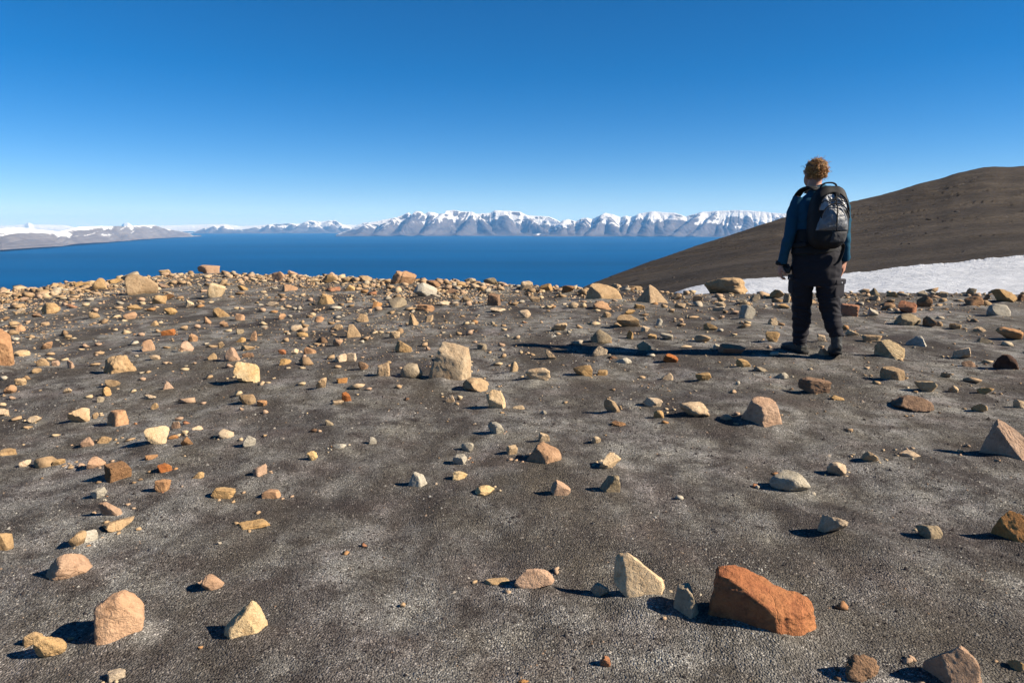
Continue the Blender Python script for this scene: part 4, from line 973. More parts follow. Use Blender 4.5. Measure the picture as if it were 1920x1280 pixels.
def tone_material(name, stops, bump=0.4):
    m, ns, ls, b = new_mat(name, 0.9, 0.15)
    at = N(ns, 'ShaderNodeAttribute', attribute_name='tone')
    rr = ramp(ns, stops); rr.color_ramp.interpolation = 'LINEAR'
    ls.new(at.outputs['Fac'], rr.inputs['Fac'])
    tc = N(ns, 'ShaderNodeTexCoord')
    n = N(ns, 'ShaderNodeTexNoise', Scale=45.0, Detail=4, Roughness=0.7); ls.new(tc.outputs['Object'], n.inputs['Vector'])
    sp = ramp(ns, [(0.3, 0.6), (0.5, 1.0), (0.7, 1.25)]); ls.new(n.outputs['Fac'], sp.inputs['Fac'])
    ls.new(mixc(ns, ls, 0.8, rr.outputs['Color'], sp.outputs['Color'], 'MULTIPLY'), b.inputs['Base Color'])
    bp = N(ns, 'ShaderNodeBump', Strength=bump, Distance=0.01); ls.new(n.outputs['Fac'], bp.inputs['Height']); ls.new(bp.outputs['Normal'], b.inputs['Normal'])
    return m
M_PEB = tone_material('mixed_sandstone_pebbles', [(0.0, (0.12, 0.07, 0.042)), (0.14, (0.24, 0.155, 0.085)), (0.32, (0.33, 0.225, 0.125)), (0.5, (0.35, 0.235, 0.155)), (0.66, (0.42, 0.315, 0.19)), (0.8, (0.30, 0.26, 0.20)), (0.9, (0.31, 0.17, 0.075)), (0.96, (0.27, 0.125, 0.065)), (1.0, (0.38, 0.33, 0.25))])
M_CHIP = tone_material('shale_grit', [(0.0, (0.016, 0.013, 0.013)), (0.45, (0.042, 0.035, 0.034)), (0.72, (0.075, 0.067, 0.061)), (0.86, (0.13, 0.12, 0.11)), (0.95, (0.22, 0.205, 0.185)), (0.975, (0.24, 0.15, 0.09)), (1.0, (0.33, 0.31, 0.27))], 0.0)

def build_pebbles():
    rs = np.random.RandomState(11)
    # measured lesser stones
    cs, ss, az_, ks, tn = [], [], [], [], []
    tmap = {'t': 0.35, 'p': 0.66, 'o': 0.9, 'r': 0.96, 'k': 0.5, 'g': 0.8, 'b': 0.1, 'w': 1.0, 'y': 0.66, 'd': 0.0, 'l': 0.66}
    for r in REST:
        x, y, rr = hit_ground(r['u'], r['v'] - 0.15 * r['h'])
        d = y * CP + CZ * SP
        w = r['w'] * d / FPX / 2; h = max(r['h'] * d / FPX / 2 * 0.85, 0.25 * w)
        cs.append((x, y, float(ground_h(x, y)) + h * 0.7)); ss.append((w, w * 0.8, h)); az_.append(-math.atan2(x, y)); ks.append(rs.randint(16)); tn.append(tmap[r['c']])
    # broken bits lying about the feet of the larger rocks
    for r in SINGLE:
        if r['w'] < 26: continue
        x, y, rr = hit_ground(r['u'], r['v'] - 0.1 * r['h'])
        d = y * CP + CZ * SP; w = r['w'] * d / FPX
        for j in range(rs.randint(2, 8) if d > 2.8 else rs.randint(0, 4)):
            a = rs.uniform(0, 6.28); q = w * rs.uniform(0.5, 1.0)
            xx, yy = x + q * math.cos(a), y + w * 0.3 + q * 0.8 * math.sin(a)
            s = min(0.012 * (1 / rs.uniform(0.05, 1)) ** 0.5, 0.08 * w + 0.004)
            cs.append((xx, yy, float(ground_h(xx, yy)) + 0.25 * s)); ss.append((s, s * 0.7, s * 0.5)); az_.append(rs.uniform(0, 6)); ks.append(rs.randint(16)); tn.append(float(np.clip(tmap[r['c']] + rs.normal() * 0.05, 0, 1)))
    # the scatter between them
    n = 110000
    az = rs.uniform(math.radians(-52), math.radians(50), n)
    u = rs.uniform(0, 1, n)
    rcz = crest_r(az)
    r = 2.2 + (rcz + 1.1 - 2.2) * np.sqrt(u)
    x, y = r * np.sin(az), r * np.cos(az)
    near = r / rcz
    patch = fbm(x * 0.35, y * 0.35, 9.0, 3)
    dens = 0.020 + 0.26 * sstep(0.22, 0.62, near) + 0.44 * sstep(0.70, 0.97, near)
    dens *= (0.55 + 1.25 * sstep(3.0, -2.5, x)) * np.clip(1 + 1.8 * patch, 0.15, 2.4)
    dens *= 0.55 + 0.45 * sstep(3.0, -3.0, x)
    keep = rs.uniform(0, 1, n) < dens * 0.40
    x, y, r, near = x[keep], y[keep], r[keep], near[keep]
    m = len(x)
    s = 0.0085 * (1 / np.maximum(rs.uniform(0, 1, m), 0.006)) ** 0.50
    s = np.minimum(s, 0.085) * (0.75 + 0.55 * sstep(0.6, 1.0, near))
    sz = np.stack([s, s * rs.uniform(0.55, 1, m), s * rs.uniform(0.22, 0.62, m)], 1)
    z = ground_h(x, y) + sz[:, 2] * 0.6
    C_ = np.concatenate([np.array(cs), np.stack([x, y, z], 1)])
    S_ = np.concatenate([np.array(ss), sz])
    A_ = np.concatenate([np.array(az_), rs.uniform(0, 6.28, m)])
    K_ = np.concatenate([np.array(ks), rs.randint(0, 16, m)])
    T_ = np.concatenate([np.array(tn), np.where(rs.uniform(0, 1, m) < 0.9, rs.uniform(0.10, 0.82, m), rs.uniform(0, 1, m))])
    print('pebbles', len(C_))
    o = bulk('scattered_pebbles', (C_, S_, A_, K_, T_), M_PEB, 2)
    o['label'] = 'small tan and cream pebbles strewn between the larger stones'
build_pebbles()

def build_grit():
    rs = np.random.RandomState(5)
    n = 230000
    az = rs.uniform(math.radians(-50), math.radians(50), n)
    r = np.exp(rs.uniform(math.log(1.15), math.log(7.5), n))
    x, y = r * np.sin(az), r * np.cos(az)
    pa = fbm(x * 1.5, y * 1.1, 2.0, 4)
    keep = rs.uniform(0, 1, n) < np.clip(0.62 + 0.9 * pa, 0.12, 1)
    x, y, r, pa = x[keep], y[keep], r[keep], pa[keep]; m = len(x)
    s = (0.0016 + 0.00062 * r) * rs.lognormal(0, 0.42, m)
    k = 4
    a0 = rs.uniform(0, 6.28, m)
    V = np.zeros((m, 5, 3))
    for j in range(4):
        a = a0 + j * math.pi / 2 + rs.uniform(-0.5, 0.5, m); q = s * rs.uniform(0.7, 1.3, m)
        V[:, j, 0] = x + np.cos(a) * q; V[:, j, 1] = y + np.sin(a) * q; V[:, j, 2] = -s * 0.3
    V[:, 4, 0] = x + rs.normal(0, 0.35, m) * s; V[:, 4, 1] = y + rs.normal(0, 0.35, m) * s; V[:, 4, 2] = s * rs.uniform(0.25, 0.95, m)
    V[:, :, 2] += ground_h(x, y)[:, None]
    F = (np.array([(0, 1, 4), (1, 2, 4), (2, 3, 4), (3, 0, 4)])[None] + (np.arange(m) * 5)[:, None, None]).reshape(-1, 3)
    o = ob('gravel', V.reshape(-1, 3), F, M_CHIP, smooth=False)
    light = np.clip(pa, -0.4, 0.4) * 0.35
    set_attr(o, 'tone', np.repeat(np.clip(rs.beta(1.7, 1.5, m) + light, 0, 1), 5))
    tag(o, kind='stuff'); o['label'] = 'dark grey shale grit covering the foreground'
build_grit()

def build_hill_stones():
    rs = np.random.RandomState(3)
    n = 110
    us = rs.uniform(1080, 2000, n); t = rs.beta(1.3, 1.1, n) * 0.99 + 0.005
    X, Y, Z, R = hill_point(us, t)
    Z = Z + hill_noise(X, Y, R, us, t)
    lines = np.abs(perlin(X * 0.03, (Y * 0.32 - X * 0.10) * 0.35 + 0.8 * perlin(X * 0.05, Y * 0.05, 2.0), 4.0))
    keep = (lines < 0.10) | (rs.uniform(0, 1, n) < 0.30)
    X, Y, Z, R = X[keep], Y[keep], Z[keep], R[keep]; m = len(X)
    s = 0.075 * rs.lognormal(0, 0.5, m) * np.clip(R / 80, 0.6, 2.0)
    sz = np.stack([s * 1.5, s, s * 0.7], 1)
    o = bulk('hillside_stones', (np.stack([X, Y, Z], 1), sz, rs.uniform(0, 6, m), rs.randint(0, 16, m), rs.uniform(0, 0.8, m)), M_CHIP, 1)
    o['label'] = 'tiny dark stones dotting the brown hillside'
build_hill_stones()

# ================================================================== the hiker
def plain_mat(name, col, rough=0.85, spec=0.2, noise_scale=60.0, var=0.25, bump=0.2, bdist=0.003, metallic=0.0):
    m, ns, ls, b = new_mat(name, rough, spec)
    b.inputs['Metallic'].default_value = metallic
    tc = N(ns, 'ShaderNodeTexCoord')
    n = N(ns, 'ShaderNodeTexNoise', Scale=noise_scale, Detail=4, Roughness=0.6); ls.new(tc.outputs['Object'], n.inputs['Vector'])
    sp = ramp(ns, [(0.3, 1 - var), (0.7, 1 + var)]); ls.new(n.outputs['Fac'], sp.inputs['Fac'])
    ls.new(mixc(ns, ls, 1.0, col, sp.outputs['Color'], 'MULTIPLY'), b.inputs['Base Color'])
    bp = N(ns, 'ShaderNodeBump', Strength=bump, Distance=bdist); ls.new(n.outputs['Fac'], bp.inputs['Height']); ls.new(bp.outputs['Normal'], b.inputs['Normal'])
    return m
M_SKIN = plain_mat('skin', (0.40, 0.20, 0.135), 0.55, 0.35, 40, 0.10, 0.1)
M_SHIRT = plain_mat('blue_jersey', (0.013, 0.060, 0.102), 0.9, 0.1, 220, 0.15, 0.3, 0.002)
M_COLLAR = plain_mat('grey_undershirt', (0.17, 0.165, 0.15), 0.9, 0.1, 200, 0.15)
M_TROU = plain_mat('charcoal_trouser_cloth', (0.016, 0.015, 0.019), 0.82, 0.2, 160, 0.18, 0.3, 0.002)
M_BOOT = plain_mat('dark_boot_leather', (0.035, 0.036, 0.034), 0.6, 0.3, 60, 0.3, 0.4)
M_SOLE = plain_mat('black_rubber_sole', (0.018, 0.018, 0.018), 0.8, 0.2, 60, 0.2)
M_PACK = plain_mat('black_pack_nylon', (0.006, 0.006, 0.007), 0.7, 0.3, 240, 0.2, 0.3, 0.002)
M_STRAP = plain_mat('black_webbing', (0.014, 0.014, 0.015), 0.75, 0.2, 300, 0.2)
M_SILVER = plain_mat('silver_grey_pack_cloth', (0.30, 0.31, 0.325), 0.38, 0.5, 14, 0.22, 0.9, 0.02)
M_GREYP = plain_mat('grey_pack_cloth', (0.14, 0.147, 0.155), 0.45, 0.4, 16, 0.25, 0.9, 0.02)
M_CAM = plain_mat('black_camera_body', (0.012, 0.012, 0.013), 0.5, 0.4, 150, 0.2)
M_GLASS = plain_mat('lens_glass', (0.01, 0.012, 0.02), 0.08, 0.6, 5, 0.0, 0.0)
M_EYE = plain_mat('eye_white', (0.6, 0.58, 0.55), 0.2, 0.5, 5, 0.0, 0.0)
def hair_material():
    m, ns, ls, b = new_mat('curly_red_blond_hair', 0.45, 0.4)
    at = N(ns, 'ShaderNodeAttribute', attribute_name='tone')
    rr = ramp(ns, [(0.0, (0.07, 0.028, 0.010)), (0.35, (0.22, 0.095, 0.026)), (0.7, (0.42, 0.21, 0.065)), (1.0, (0.60, 0.36, 0.14))])
    ls.new(at.outputs['Fac'], rr.inputs['Fac']); ls.new(rr.outputs['Color'], b.inputs['Base Color'])
    return m
M_HAIR = hair_material()

_bx, _by, R0 = hit_ground(1530, 668)
AZ0 = math.atan2(_bx, _by)
EX = np.array([math.cos(AZ0), -math.sin(AZ0), 0.0]); EY = np.array([math.sin(AZ0), math.cos(AZ0), 0.0]); EZ = np.array([0, 0, 1.0])
BASE = np.array([_bx, _by, float(ground_h(_bx, _by))])
def J(u, v, dy=0.0):
    """photograph pixel at depth dy behind the hiker's own plane -> local coordinates (lateral, away, up)"""
    d = np.array(pix_dir(u, v), float)
    t = (R0 + dy) / float(d @ EY)
    P = np.array([0, 0, CZ]) + d * t - BASE
    return np.array([P @ EX, P @ EY, P[2]])
def world(V):
    V = np.asarray(V, float)
    return V[:, :1] * EX + V[:, 1:2] * EY + V[:, 2:] * EZ        # still relative to BASE

def tube(path, ra, rb, side=(1, 0, 0), seg=18, cap=True, sup=2.0):
    path = np.asarray(path, float); n = len(path)
    ra = np.broadcast_to(np.asarray(ra, float), (n,)); rb = np.broadcast_to(np.asarray(rb, float), (n,))
    side = np.asarray(side, float)
    tg = np.gradient(path, axis=0); tg /= np.linalg.norm(tg, axis=1)[:, None]
    a = np.arange(seg) * 2 * np.pi / seg
    cs = np.sign(np.cos(a)) * np.abs(np.cos(a)) ** (2 / sup); sn = np.sign(np.sin(a)) * np.abs(np.sin(a)) ** (2 / sup)
    V = []
    for i in range(n):
        sd = side if side.ndim == 1 else side[i]
        s = sd - tg[i] * (sd @ tg[i]); s /= np.linalg.norm(s)
        w = np.cross(tg[i], s)
        V.append(path[i] + np.outer(cs * ra[i], s) + np.outer(sn * rb[i], w))
    V = np.concatenate(V)
    F = []
    for i in range(n - 1):
        for j in range(seg):
            k = (j + 1) % seg
            F.append((i * seg + j, i * seg + k, (i + 1) * seg + k, (i + 1) * seg + j))
    if cap:
        c0 = len(V); V = np.concatenate([V, [path[0], path[-1]]])
        for j in range(seg):
            k = (j + 1) % seg
            F.append((c0, k, j)); F.append((c0 + 1, (n - 1) * seg + j, (n - 1) * seg + k))
    return V, F
def spline(pts, n):
    pts = np.asarray(pts, float); m = len(pts)
    t = np.linspace(0, m - 1, n); out = []
    for x in t:
        i = min(int(x), m - 2); f = x - i
        p0, p1, p2, p3 = pts[max(i - 1, 0)], pts[i], pts[i + 1], pts[min(i + 2, m - 1)]
        out.append(0.5 * ((2 * p1) + (-p0 + p2) * f + (2 * p0 - 5 * p1 + 4 * p2 - p3) * f * f + (-p0 + 3 * p1 - 3 * p2 + p3) * f ** 3))
    return np.array(out)
def limb(keys, n=14, **kw):
    """keys: rows (x, y, z, ra, rb)"""
    s = spline(keys, n)
    return tube(s[:, :3], np.maximum(s[:, 3], 0.003), np.maximum(s[:, 4], 0.003), **kw)
def ball(c, r, n=3, sup=2.0, axes=None):
    v, f = ico(n)
    q = v / (np.sum(np.abs(v) ** sup, 1) ** (1 / sup))[:, None]
    L = q * np.asarray(r, float)
    if axes is not None: L = L @ np.asarray(axes, float)
    return L + np.asarray(c, float), [tuple(x) for x in f]
def merge(parts):
    V, F, k = [], [], 0
    for v, f in parts:
        V.append(np.asarray(v, float)); F += [tuple(i + k for i in x) for x in f]; k += len(v)
    return np.concatenate(V), F
def fused(name, parts, mat, parent, voxel=0.008, smooth=6, wrinkle=None):
    """overlapping closed volumes melted into one continuous skin"""
    V, F = merge(parts)
    me = bpy.data.meshes.new('tmp'); me.from_pydata(V.tolist(), [], F); me.update()
    bm = bmesh.new(); bm.from_mesh(me); bmesh.ops.recalc_face_normals(bm, faces=bm.faces); bm.to_mesh(me); bm.free()
    t = bpy.data.objects.new('tmp', me); COL.objects.link(t)
    md = t.modifiers.new('r', 'REMESH'); md.mode = 'VOXEL'; md.voxel_size = voxel; md.use_smooth_shade = True
    ms = t.modifiers.new('s', 'SMOOTH'); ms.factor = 0.5; ms.iterations = smooth
    dg = bpy.context.evaluated_depsgraph_get(); dg.update()
    ev = bpy.data.meshes.new_from_object(t.evaluated_get(dg))
    bpy.data.objects.remove(t, do_unlink=True)
    n = len(ev.vertices); co = np.empty(n * 3, np.float32); ev.vertices.foreach_get('co', co); co = co.reshape(-1, 3).astype(float)
    if wrinkle is not None:
        nr = np.empty(n * 3, np.float32); ev.vertices.foreach_get('normal', nr); nr = nr.reshape(-1, 3)
        co = co + nr * wrinkle(co)[:, None]
    fl = [tuple(p.vertices) for p in ev.polygons]
    bpy.data.meshes.remove(ev)
    return ob(name, world(co), fl, mat, parent)
def piece(name, vf, mat, parent, smooth=True, sharp=None):
    return ob(name, world(vf[0]), vf[1], mat, parent, smooth=smooth, sharp=sharp)
def empty(name, loc):
    e = bpy.data.objects.new(name, None); COL.objects.link(e); e.location = loc; e.empty_display_size = 0.2
    return e

YAW = math.radians(25)          # trunk turned to the left
def rot(d, a=YAW):              # direction in trunk axes (right, forward, up) -> local
    d = np.asarray(d, float); c, s = math.cos(a), math.sin(a)
    return np.array([d[0] * c - d[1] * s, d[0] * s + d[1] * c, d[2]])
TS = rot((1, 0, 0))

person = empty('person', BASE)
tag(person, 'person in blue jersey and dark trousers walking away, holding a camera', 'person')

# --- key joints
lf = hit_ground(1499, 660); rf = hit_ground(1567, 670)
def foot_local(h):
    P = np.array([h[0], h[1], float(ground_h(h[0], h[1]))]) - BASE
    return np.array([P @ EX, P @ EY, P[2]])
LF, RF = foot_local(lf), foot_local(rf)
dyl, dyr = LF[1], RF[1]
def row(u, v, dy, a, b): return np.concatenate([J(u, v, dy), [a, b]])
head_c = J(1526, 326, 0.02)
L_leg = [row(1507, 520, 0.0, 0.105, 0.125), row(1503, 549, dyl * 0.35, 0.096, 0.115), row(1503, 588, dyl * 0.75, 0.086, 0.098), row(1502, 615, dyl * 0.95, 0.076, 0.086), row(1500, 634, dyl, 0.066, 0.074), row(1499, 646, dyl, 0.066, 0.074)]
R_leg = [row(1554, 520, 0.0, 0.110, 0.125), row(1553, 552, dyr * 0.30 + 0.02, 0.105, 0.115), row(1558, 583, dyr * 0.55 + 0.03, 0.088, 0.098), row(1561, 604, dyr * 0.8, 0.078, 0.088), row(1567, 622, dyr * 0.95, 0.064, 0.074), row(1568, 631, dyr, 0.060, 0.070)]
L_arm = [row(1500, 371, -0.05, 0.062, 0.066), row(1489, 398, -0.075, 0.060, 0.063), row(1481, 440, -0.10, 0.051, 0.054), row(1473, 465, -0.085, 0.046, 0.047), row(1467, 493, -0.06, 0.040, 0.040)]
R_arm = [row(1574, 372, 0.08, 0.062, 0.066), row(1582, 398, 0.07, 0.058, 0.060), row(1584, 440, 0.05, 0.048, 0.052), row(1585, 465, 0.06, 0.043, 0.045), row(1584, 489, 0.09, 0.037, 0.038)]
torso = [row(1530, 476, 0.0, 0.195, 0.130), row(1531, 450, 0.0, 0.190, 0.125), row(1533, 420, 0.0, 0.195, 0.125), row(1535, 392, 0.0, 0.205, 0.125), row(1535, 374, 0.0, 0.195, 0.110), row(1533, 360, 0.0, 0.120, 0.085), row(1530, 352, 0.005, 0.070, 0.066)]
pelvis = [row(1531, 444, 0.0, 0.180, 0.125), row(1530, 470, 0.0, 0.205, 0.140), row(1530, 495, 0.0, 0.216, 0.150), row(1530, 518, 0.0, 0.212, 0.145), row(1529, 536, 0.0, 0.190, 0.125)]
def thin(keys, k=0.80):
    q = np.array(keys, float).copy(); q[:, 3:] *= k; return q

# --- hands
def hand(wr, dirn, palm_n, curl, thumb_side):
    """palm and five fingers from the wrist: dirn along the fingers, palm_n out of the palm"""
    d = np.asarray(dirn, float); d /= np.linalg.norm(d)
    pn = np.asarray(palm_n, float); pn -= d * (pn @ d); pn /= np.linalg.norm(pn)
    sd = np.cross(d, pn) * thumb_side
    parts = [limb([np.concatenate([wr - d * 0.03, [0.027, 0.021]]), np.concatenate([wr + d * 0.015, [0.032, 0.018]]), np.concatenate([wr + d * 0.055, [0.041, 0.016]]), np.concatenate([wr + d * 0.088, [0.038, 0.013]])], 9, side=sd, seg=14)]
    for k, (off, ln) in enumerate(((0.029, 0.074), (0.010, 0.082), (-0.009, 0.077), (-0.028, 0.060))):
        p = wr + d * (0.084 - 0.004 * abs(k - 1)) + sd * off
        pts = [p - d * 0.02]; dd = d.copy(); ang = 0
        pts.append(p)
        for s, frac in enumerate((0.45, 0.31, 0.24)):
            ang += curl * (0.75 + 0.15 * s + 0.06 * k)
            dd = d * math.cos(ang) + pn * math.sin(ang)
            pts.append(pts[-1] + dd * ln * frac)
        rr = [0.0095, 0.0095, 0.009, 0.008, 0.0068]
        parts.append(limb([np.concatenate([q, [r, r]]) for q, r in zip(pts, rr)], 12, side=sd, seg=10))
    q0 = wr + d * 0.022 + sd * 0.024
    q1 = q0 + (d * 0.62 + sd * 0.62 + pn * 0.25) * 0.040
    q2 = q1 + (d * 0.80 + sd * 0.15 + pn * 0.5) * 0.032
    q3 = q2 + (d * 0.70 - sd * 0.10 + pn * 0.6) * 0.026
    parts.append(limb([np.concatenate([q, [r, r]]) for q, r in zip((q0 - d * 0.012, q0, q1, q2, q3), (0.013, 0.013, 0.0115, 0.0105, 0.008))], 12, side=pn, seg=10))
    return parts
wl_ = J(1464, 495, -0.055); wr_ = J(1583.5, 490, 0.095)
hand_l = hand(wl_, (-0.05, 0.05, -1), (0.92, 0.30, 0.0), 0.55, 1)
hand_r = hand(wr_, (-0.06, 0.10, -1), (-0.95, 0.2, 0.0), 0.28, -1)

# --- head: skull, jaw, nose, ears
FY = math.radians(38)
def hd(d): return rot(d, FY)
hx, hy, hz = hd((1, 0, 0)), hd((0, 1, 0)), np.array([0, 0, 1.0])
AX = np.stack([hx, hy, hz])
def hp(x, y, z): return head_c + hx * x + hy * y + hz * z
head_parts = [ball(hp(0, -0.012, 0.018), (0.074, 0.092, 0.094), 4, 2.2, AX), ball(hp(0, 0.030, -0.045), (0.058, 0.062, 0.066), 3, 2.2, AX), ball(hp(0, 0.060, -0.085), (0.030, 0.028, 0.024), 3, 2, AX),
              ball(hp(0, 0.090, -0.018), (0.013, 0.020, 0.024), 3, 2, AX), ball(hp(0, 0.080, 0.012), (0.010, 0.014, 0.024), 3, 2, AX), ball(hp(0, 0.080, -0.056), (0.024, 0.012, 0.010), 3, 2, AX),
              ball(hp(0.036, 0.070, 0.026), (0.026, 0.012, 0.009), 3, 2, AX), ball(hp(-0.036, 0.070, 0.026), (0.026, 0.012, 0.009), 3, 2, AX),
              ball(hp(0.076, -0.006, -0.008), (0.010, 0.020, 0.032), 3, 2, AX), ball(hp(-0.076, -0.006, -0.008), (0.010, 0.020, 0.032), 3, 2, AX),
              limb([np.concatenate([J(1530, 366, 0.0), [0.085, 0.075]]), np.concatenate([J(1527, 352, 0.01), [0.062, 0.062]]), np.concatenate([hp(0, -0.02, -0.05), [0.056, 0.060]])], 8)]
def boot_axis(F, ang): return np.array([math.sin(ang), math.cos(ang), 0])
LA, RA = math.radians(-42), math.radians(-6)
def foot_parts(F, ang, lift, k=1.0):
    f = boot_axis(F, ang); s = np.array([f[1], -f[0], 0])
    hl = F + np.array([0, 0, 0.045 + lift])
    return [limb([np.concatenate([hl - f * 0.055, [0.034 * k, 0.040 * k]]), np.concatenate([hl - f * 0.02, [0.042 * k, 0.045 * k]]), np.concatenate([hl + f * 0.09 - EZ * (0.004 + lift * 0.4), [0.047 * k, 0.040 * k]]), np.concatenate([hl + f * 0.17 - EZ * (0.012 + lift * 0.8), [0.048 * k, 0.031 * k]]), np.concatenate([hl + f * 0.215 - EZ * (0.016 + lift), [0.032 * k, 0.022 * k]])], 16, side=s, seg=16, sup=2.6)]
def shaft(F, ang, lift, top, k=1.0):
    f = boot_axis(F, ang)
    b0 = F + EZ * (0.04 + lift) - f * 0.012
    return limb([np.concatenate([b0, [0.044 * k, 0.056 * k]]), np.concatenate([b0 + (top - b0) * 0.5, [0.046 * k, 0.056 * k]]), np.concatenate([top, [0.053 * k, 0.060 * k]])], 10)
LT = J(1499.5, 632, dyl); RT = J(1567, 619, dyr * 0.95)
body_parts = [limb(thin(torso, 0.86), 16, side=TS)] + [limb(thin(k_, 0.74), 14) for k_ in (L_leg, R_leg, L_arm, R_arm)] + [limb(thin(pelvis, 0.86), 10)] + hand_l + hand_r + head_parts \
    + foot_parts(LF + EZ * 0.012, LA, 0.0, 0.55) + foot_parts(RF + EZ * 0.012, RA, 0.045, 0.55) + [shaft(LF, LA, 0.0, LT, 0.62), shaft(RF, RA, 0.045, RT, 0.62),
       tube([np.array(L_arm[-1][:3]) + EZ * 0.03, wl_], 0.026, 0.026), tube([np.array(R_arm[-1][:3]) + EZ * 0.03, wr_], 0.026, 0.026)]
body = fused('body', body_parts, M_SKIN, person, voxel=0.0052, smooth=3)

def fold(co):
    z = co[:, 2]; x = co[:, 0]; y = co[:, 1]
    low = sstep(0.75, 0.45, z)
    w = perlin(x * 5.0, y * 5.0, z * 34.0 + 3 * perlin(x * 6, y * 6, z * 5)) * (0.35 + 0.65 * low)
    w2 = perlin(x * 14 + 5, y * 14, z * 22.0)
    return 0.011 * w + 0.005 * w2 * 1.0 + 0.006 * np.maximum(perlin(x * 9, y * 9, z * 60), 0) * low
trousers = fused('trousers', [limb(thin(pelvis, 0.95), 12), limb(thin(L_leg, 0.93), 20), limb(thin(R_leg, 0.93), 20)], M_TROU, person, voxel=0.0075, smooth=6, wrinkle=fold)
def fold2(co):
    return 0.007 * perlin(co[:, 0] * 9, co[:, 1] * 9, co[:, 2] * 13) + 0.005 * perlin(co[:, 0] * 16 + 3, co[:, 1] * 16, co[:, 2] * 26)
jersey = fused('jersey', [limb(torso, 18, side=TS), limb(L_arm, 16), limb(R_arm, 16)], M_SHIRT, person, voxel=0.007, smooth=5, wrinkle=fold2)
piece('collar', limb([np.concatenate([J(1528, 357, 0.003), [0.090, 0.082]]), np.concatenate([J(1527, 352, 0.006), [0.074, 0.072]]), np.concatenate([J(1527, 349.5, 0.006), [0.069, 0.068]])], 8), M_COLLAR, jersey)

def pocket(c, w, h, d, side, name, n_out):
    ax = np.stack([np.asarray(side, float), np.asarray(n_out, float), np.array([0, 0, 1.0])])
    p = piece(name, ball(c, (w, d, h), 4, 5.0, ax), M_TROU, trousers)
    piece('pocket_flap', ball(np.asarray(c) + EZ * h * 0.72 + np.asarray(n_out) * d * 0.55, (w * 1.06, d * 0.7, h * 0.30), 4, 5.0, ax), M_TROU, trousers)
    piece('snap_button', ball(np.asarray(c) + EZ * h * 0.62 + np.asarray(n_out) * d * 1.28, (0.009, 0.004, 0.009), 2, 2, ax), M_SILVER, trousers)
    return p
no = np.array([0.86, -0.50, 0]); so = np.array([0.50, 0.86, 0])
pocket(J(1571, 541, -0.01), 0.075, 0.085, 0.026, so, 'cargo_pocket', no)
no2 = np.array([-0.94, -0.34, 0]); so2 = np.array([0.34, -0.94, 0])
pocket(J(1487, 533, 0.02), 0.075, 0.085, 0.026, so2, 'cargo_pocket', no2)

for F, ang, lift, top in ((LF, LA, 0.0, LT), (RF, RA, 0.045, RT)):
    b = fused('boot', foot_parts(F, ang, lift, 1.06) + [shaft(F, ang, lift, top, 1.0)], M_BOOT, person, voxel=0.006, smooth=4,
              wrinkle=lambda co: 0.003 * perlin(co[:, 0] * 30, co[:, 1] * 30, co[:, 2] * 30))
    f = boot_axis(F, ang); s = np.array([f[1], -f[0], 0])
    pts = []
    for q, hw in ((-0.088, 0.020), (-0.075, 0.036), (-0.03, 0.042), (0.05, 0.041), (0.13, 0.050), (0.19, 0.047), (0.225, 0.026), (0.232, 0.010)):
        pts.append((q, hw))
    V, Fc = [], []
    for q, hw in pts:
        zz = lift * (1 - np.clip((q + 0.08) / 0.3, 0, 1))
        for sg, z in ((-1, -0.004), (1, -0.004), (1, 0.024), (-1, 0.024)):
            V.append(F + f * q + s * sg * hw * 1.08 + EZ * (z + zz))
    for i in range(len(pts) - 1):
        for j in range(4):
            k = (j + 1) % 4; Fc.append((i * 4 + j, i * 4 + k, i * 4 + 4 + k, i * 4 + 4 + j))
    Fc += [(3, 2, 1, 0), tuple(len(V) - 4 + i for i in range(4))]
    piece('sole', (np.array(V), Fc), M_SOLE, b, smooth=False)
for sx in (-1, 1):
    e = piece('eye', ball(hp(0.033 * sx, 0.072, 0.008), 0.0125, 3), M_EYE, person)
    piece('iris', ball(hp(0.033 * sx, 0.0815, 0.008), (0.0055, 0.004, 0.0055), 2, 2, AX), M_CAM, e)

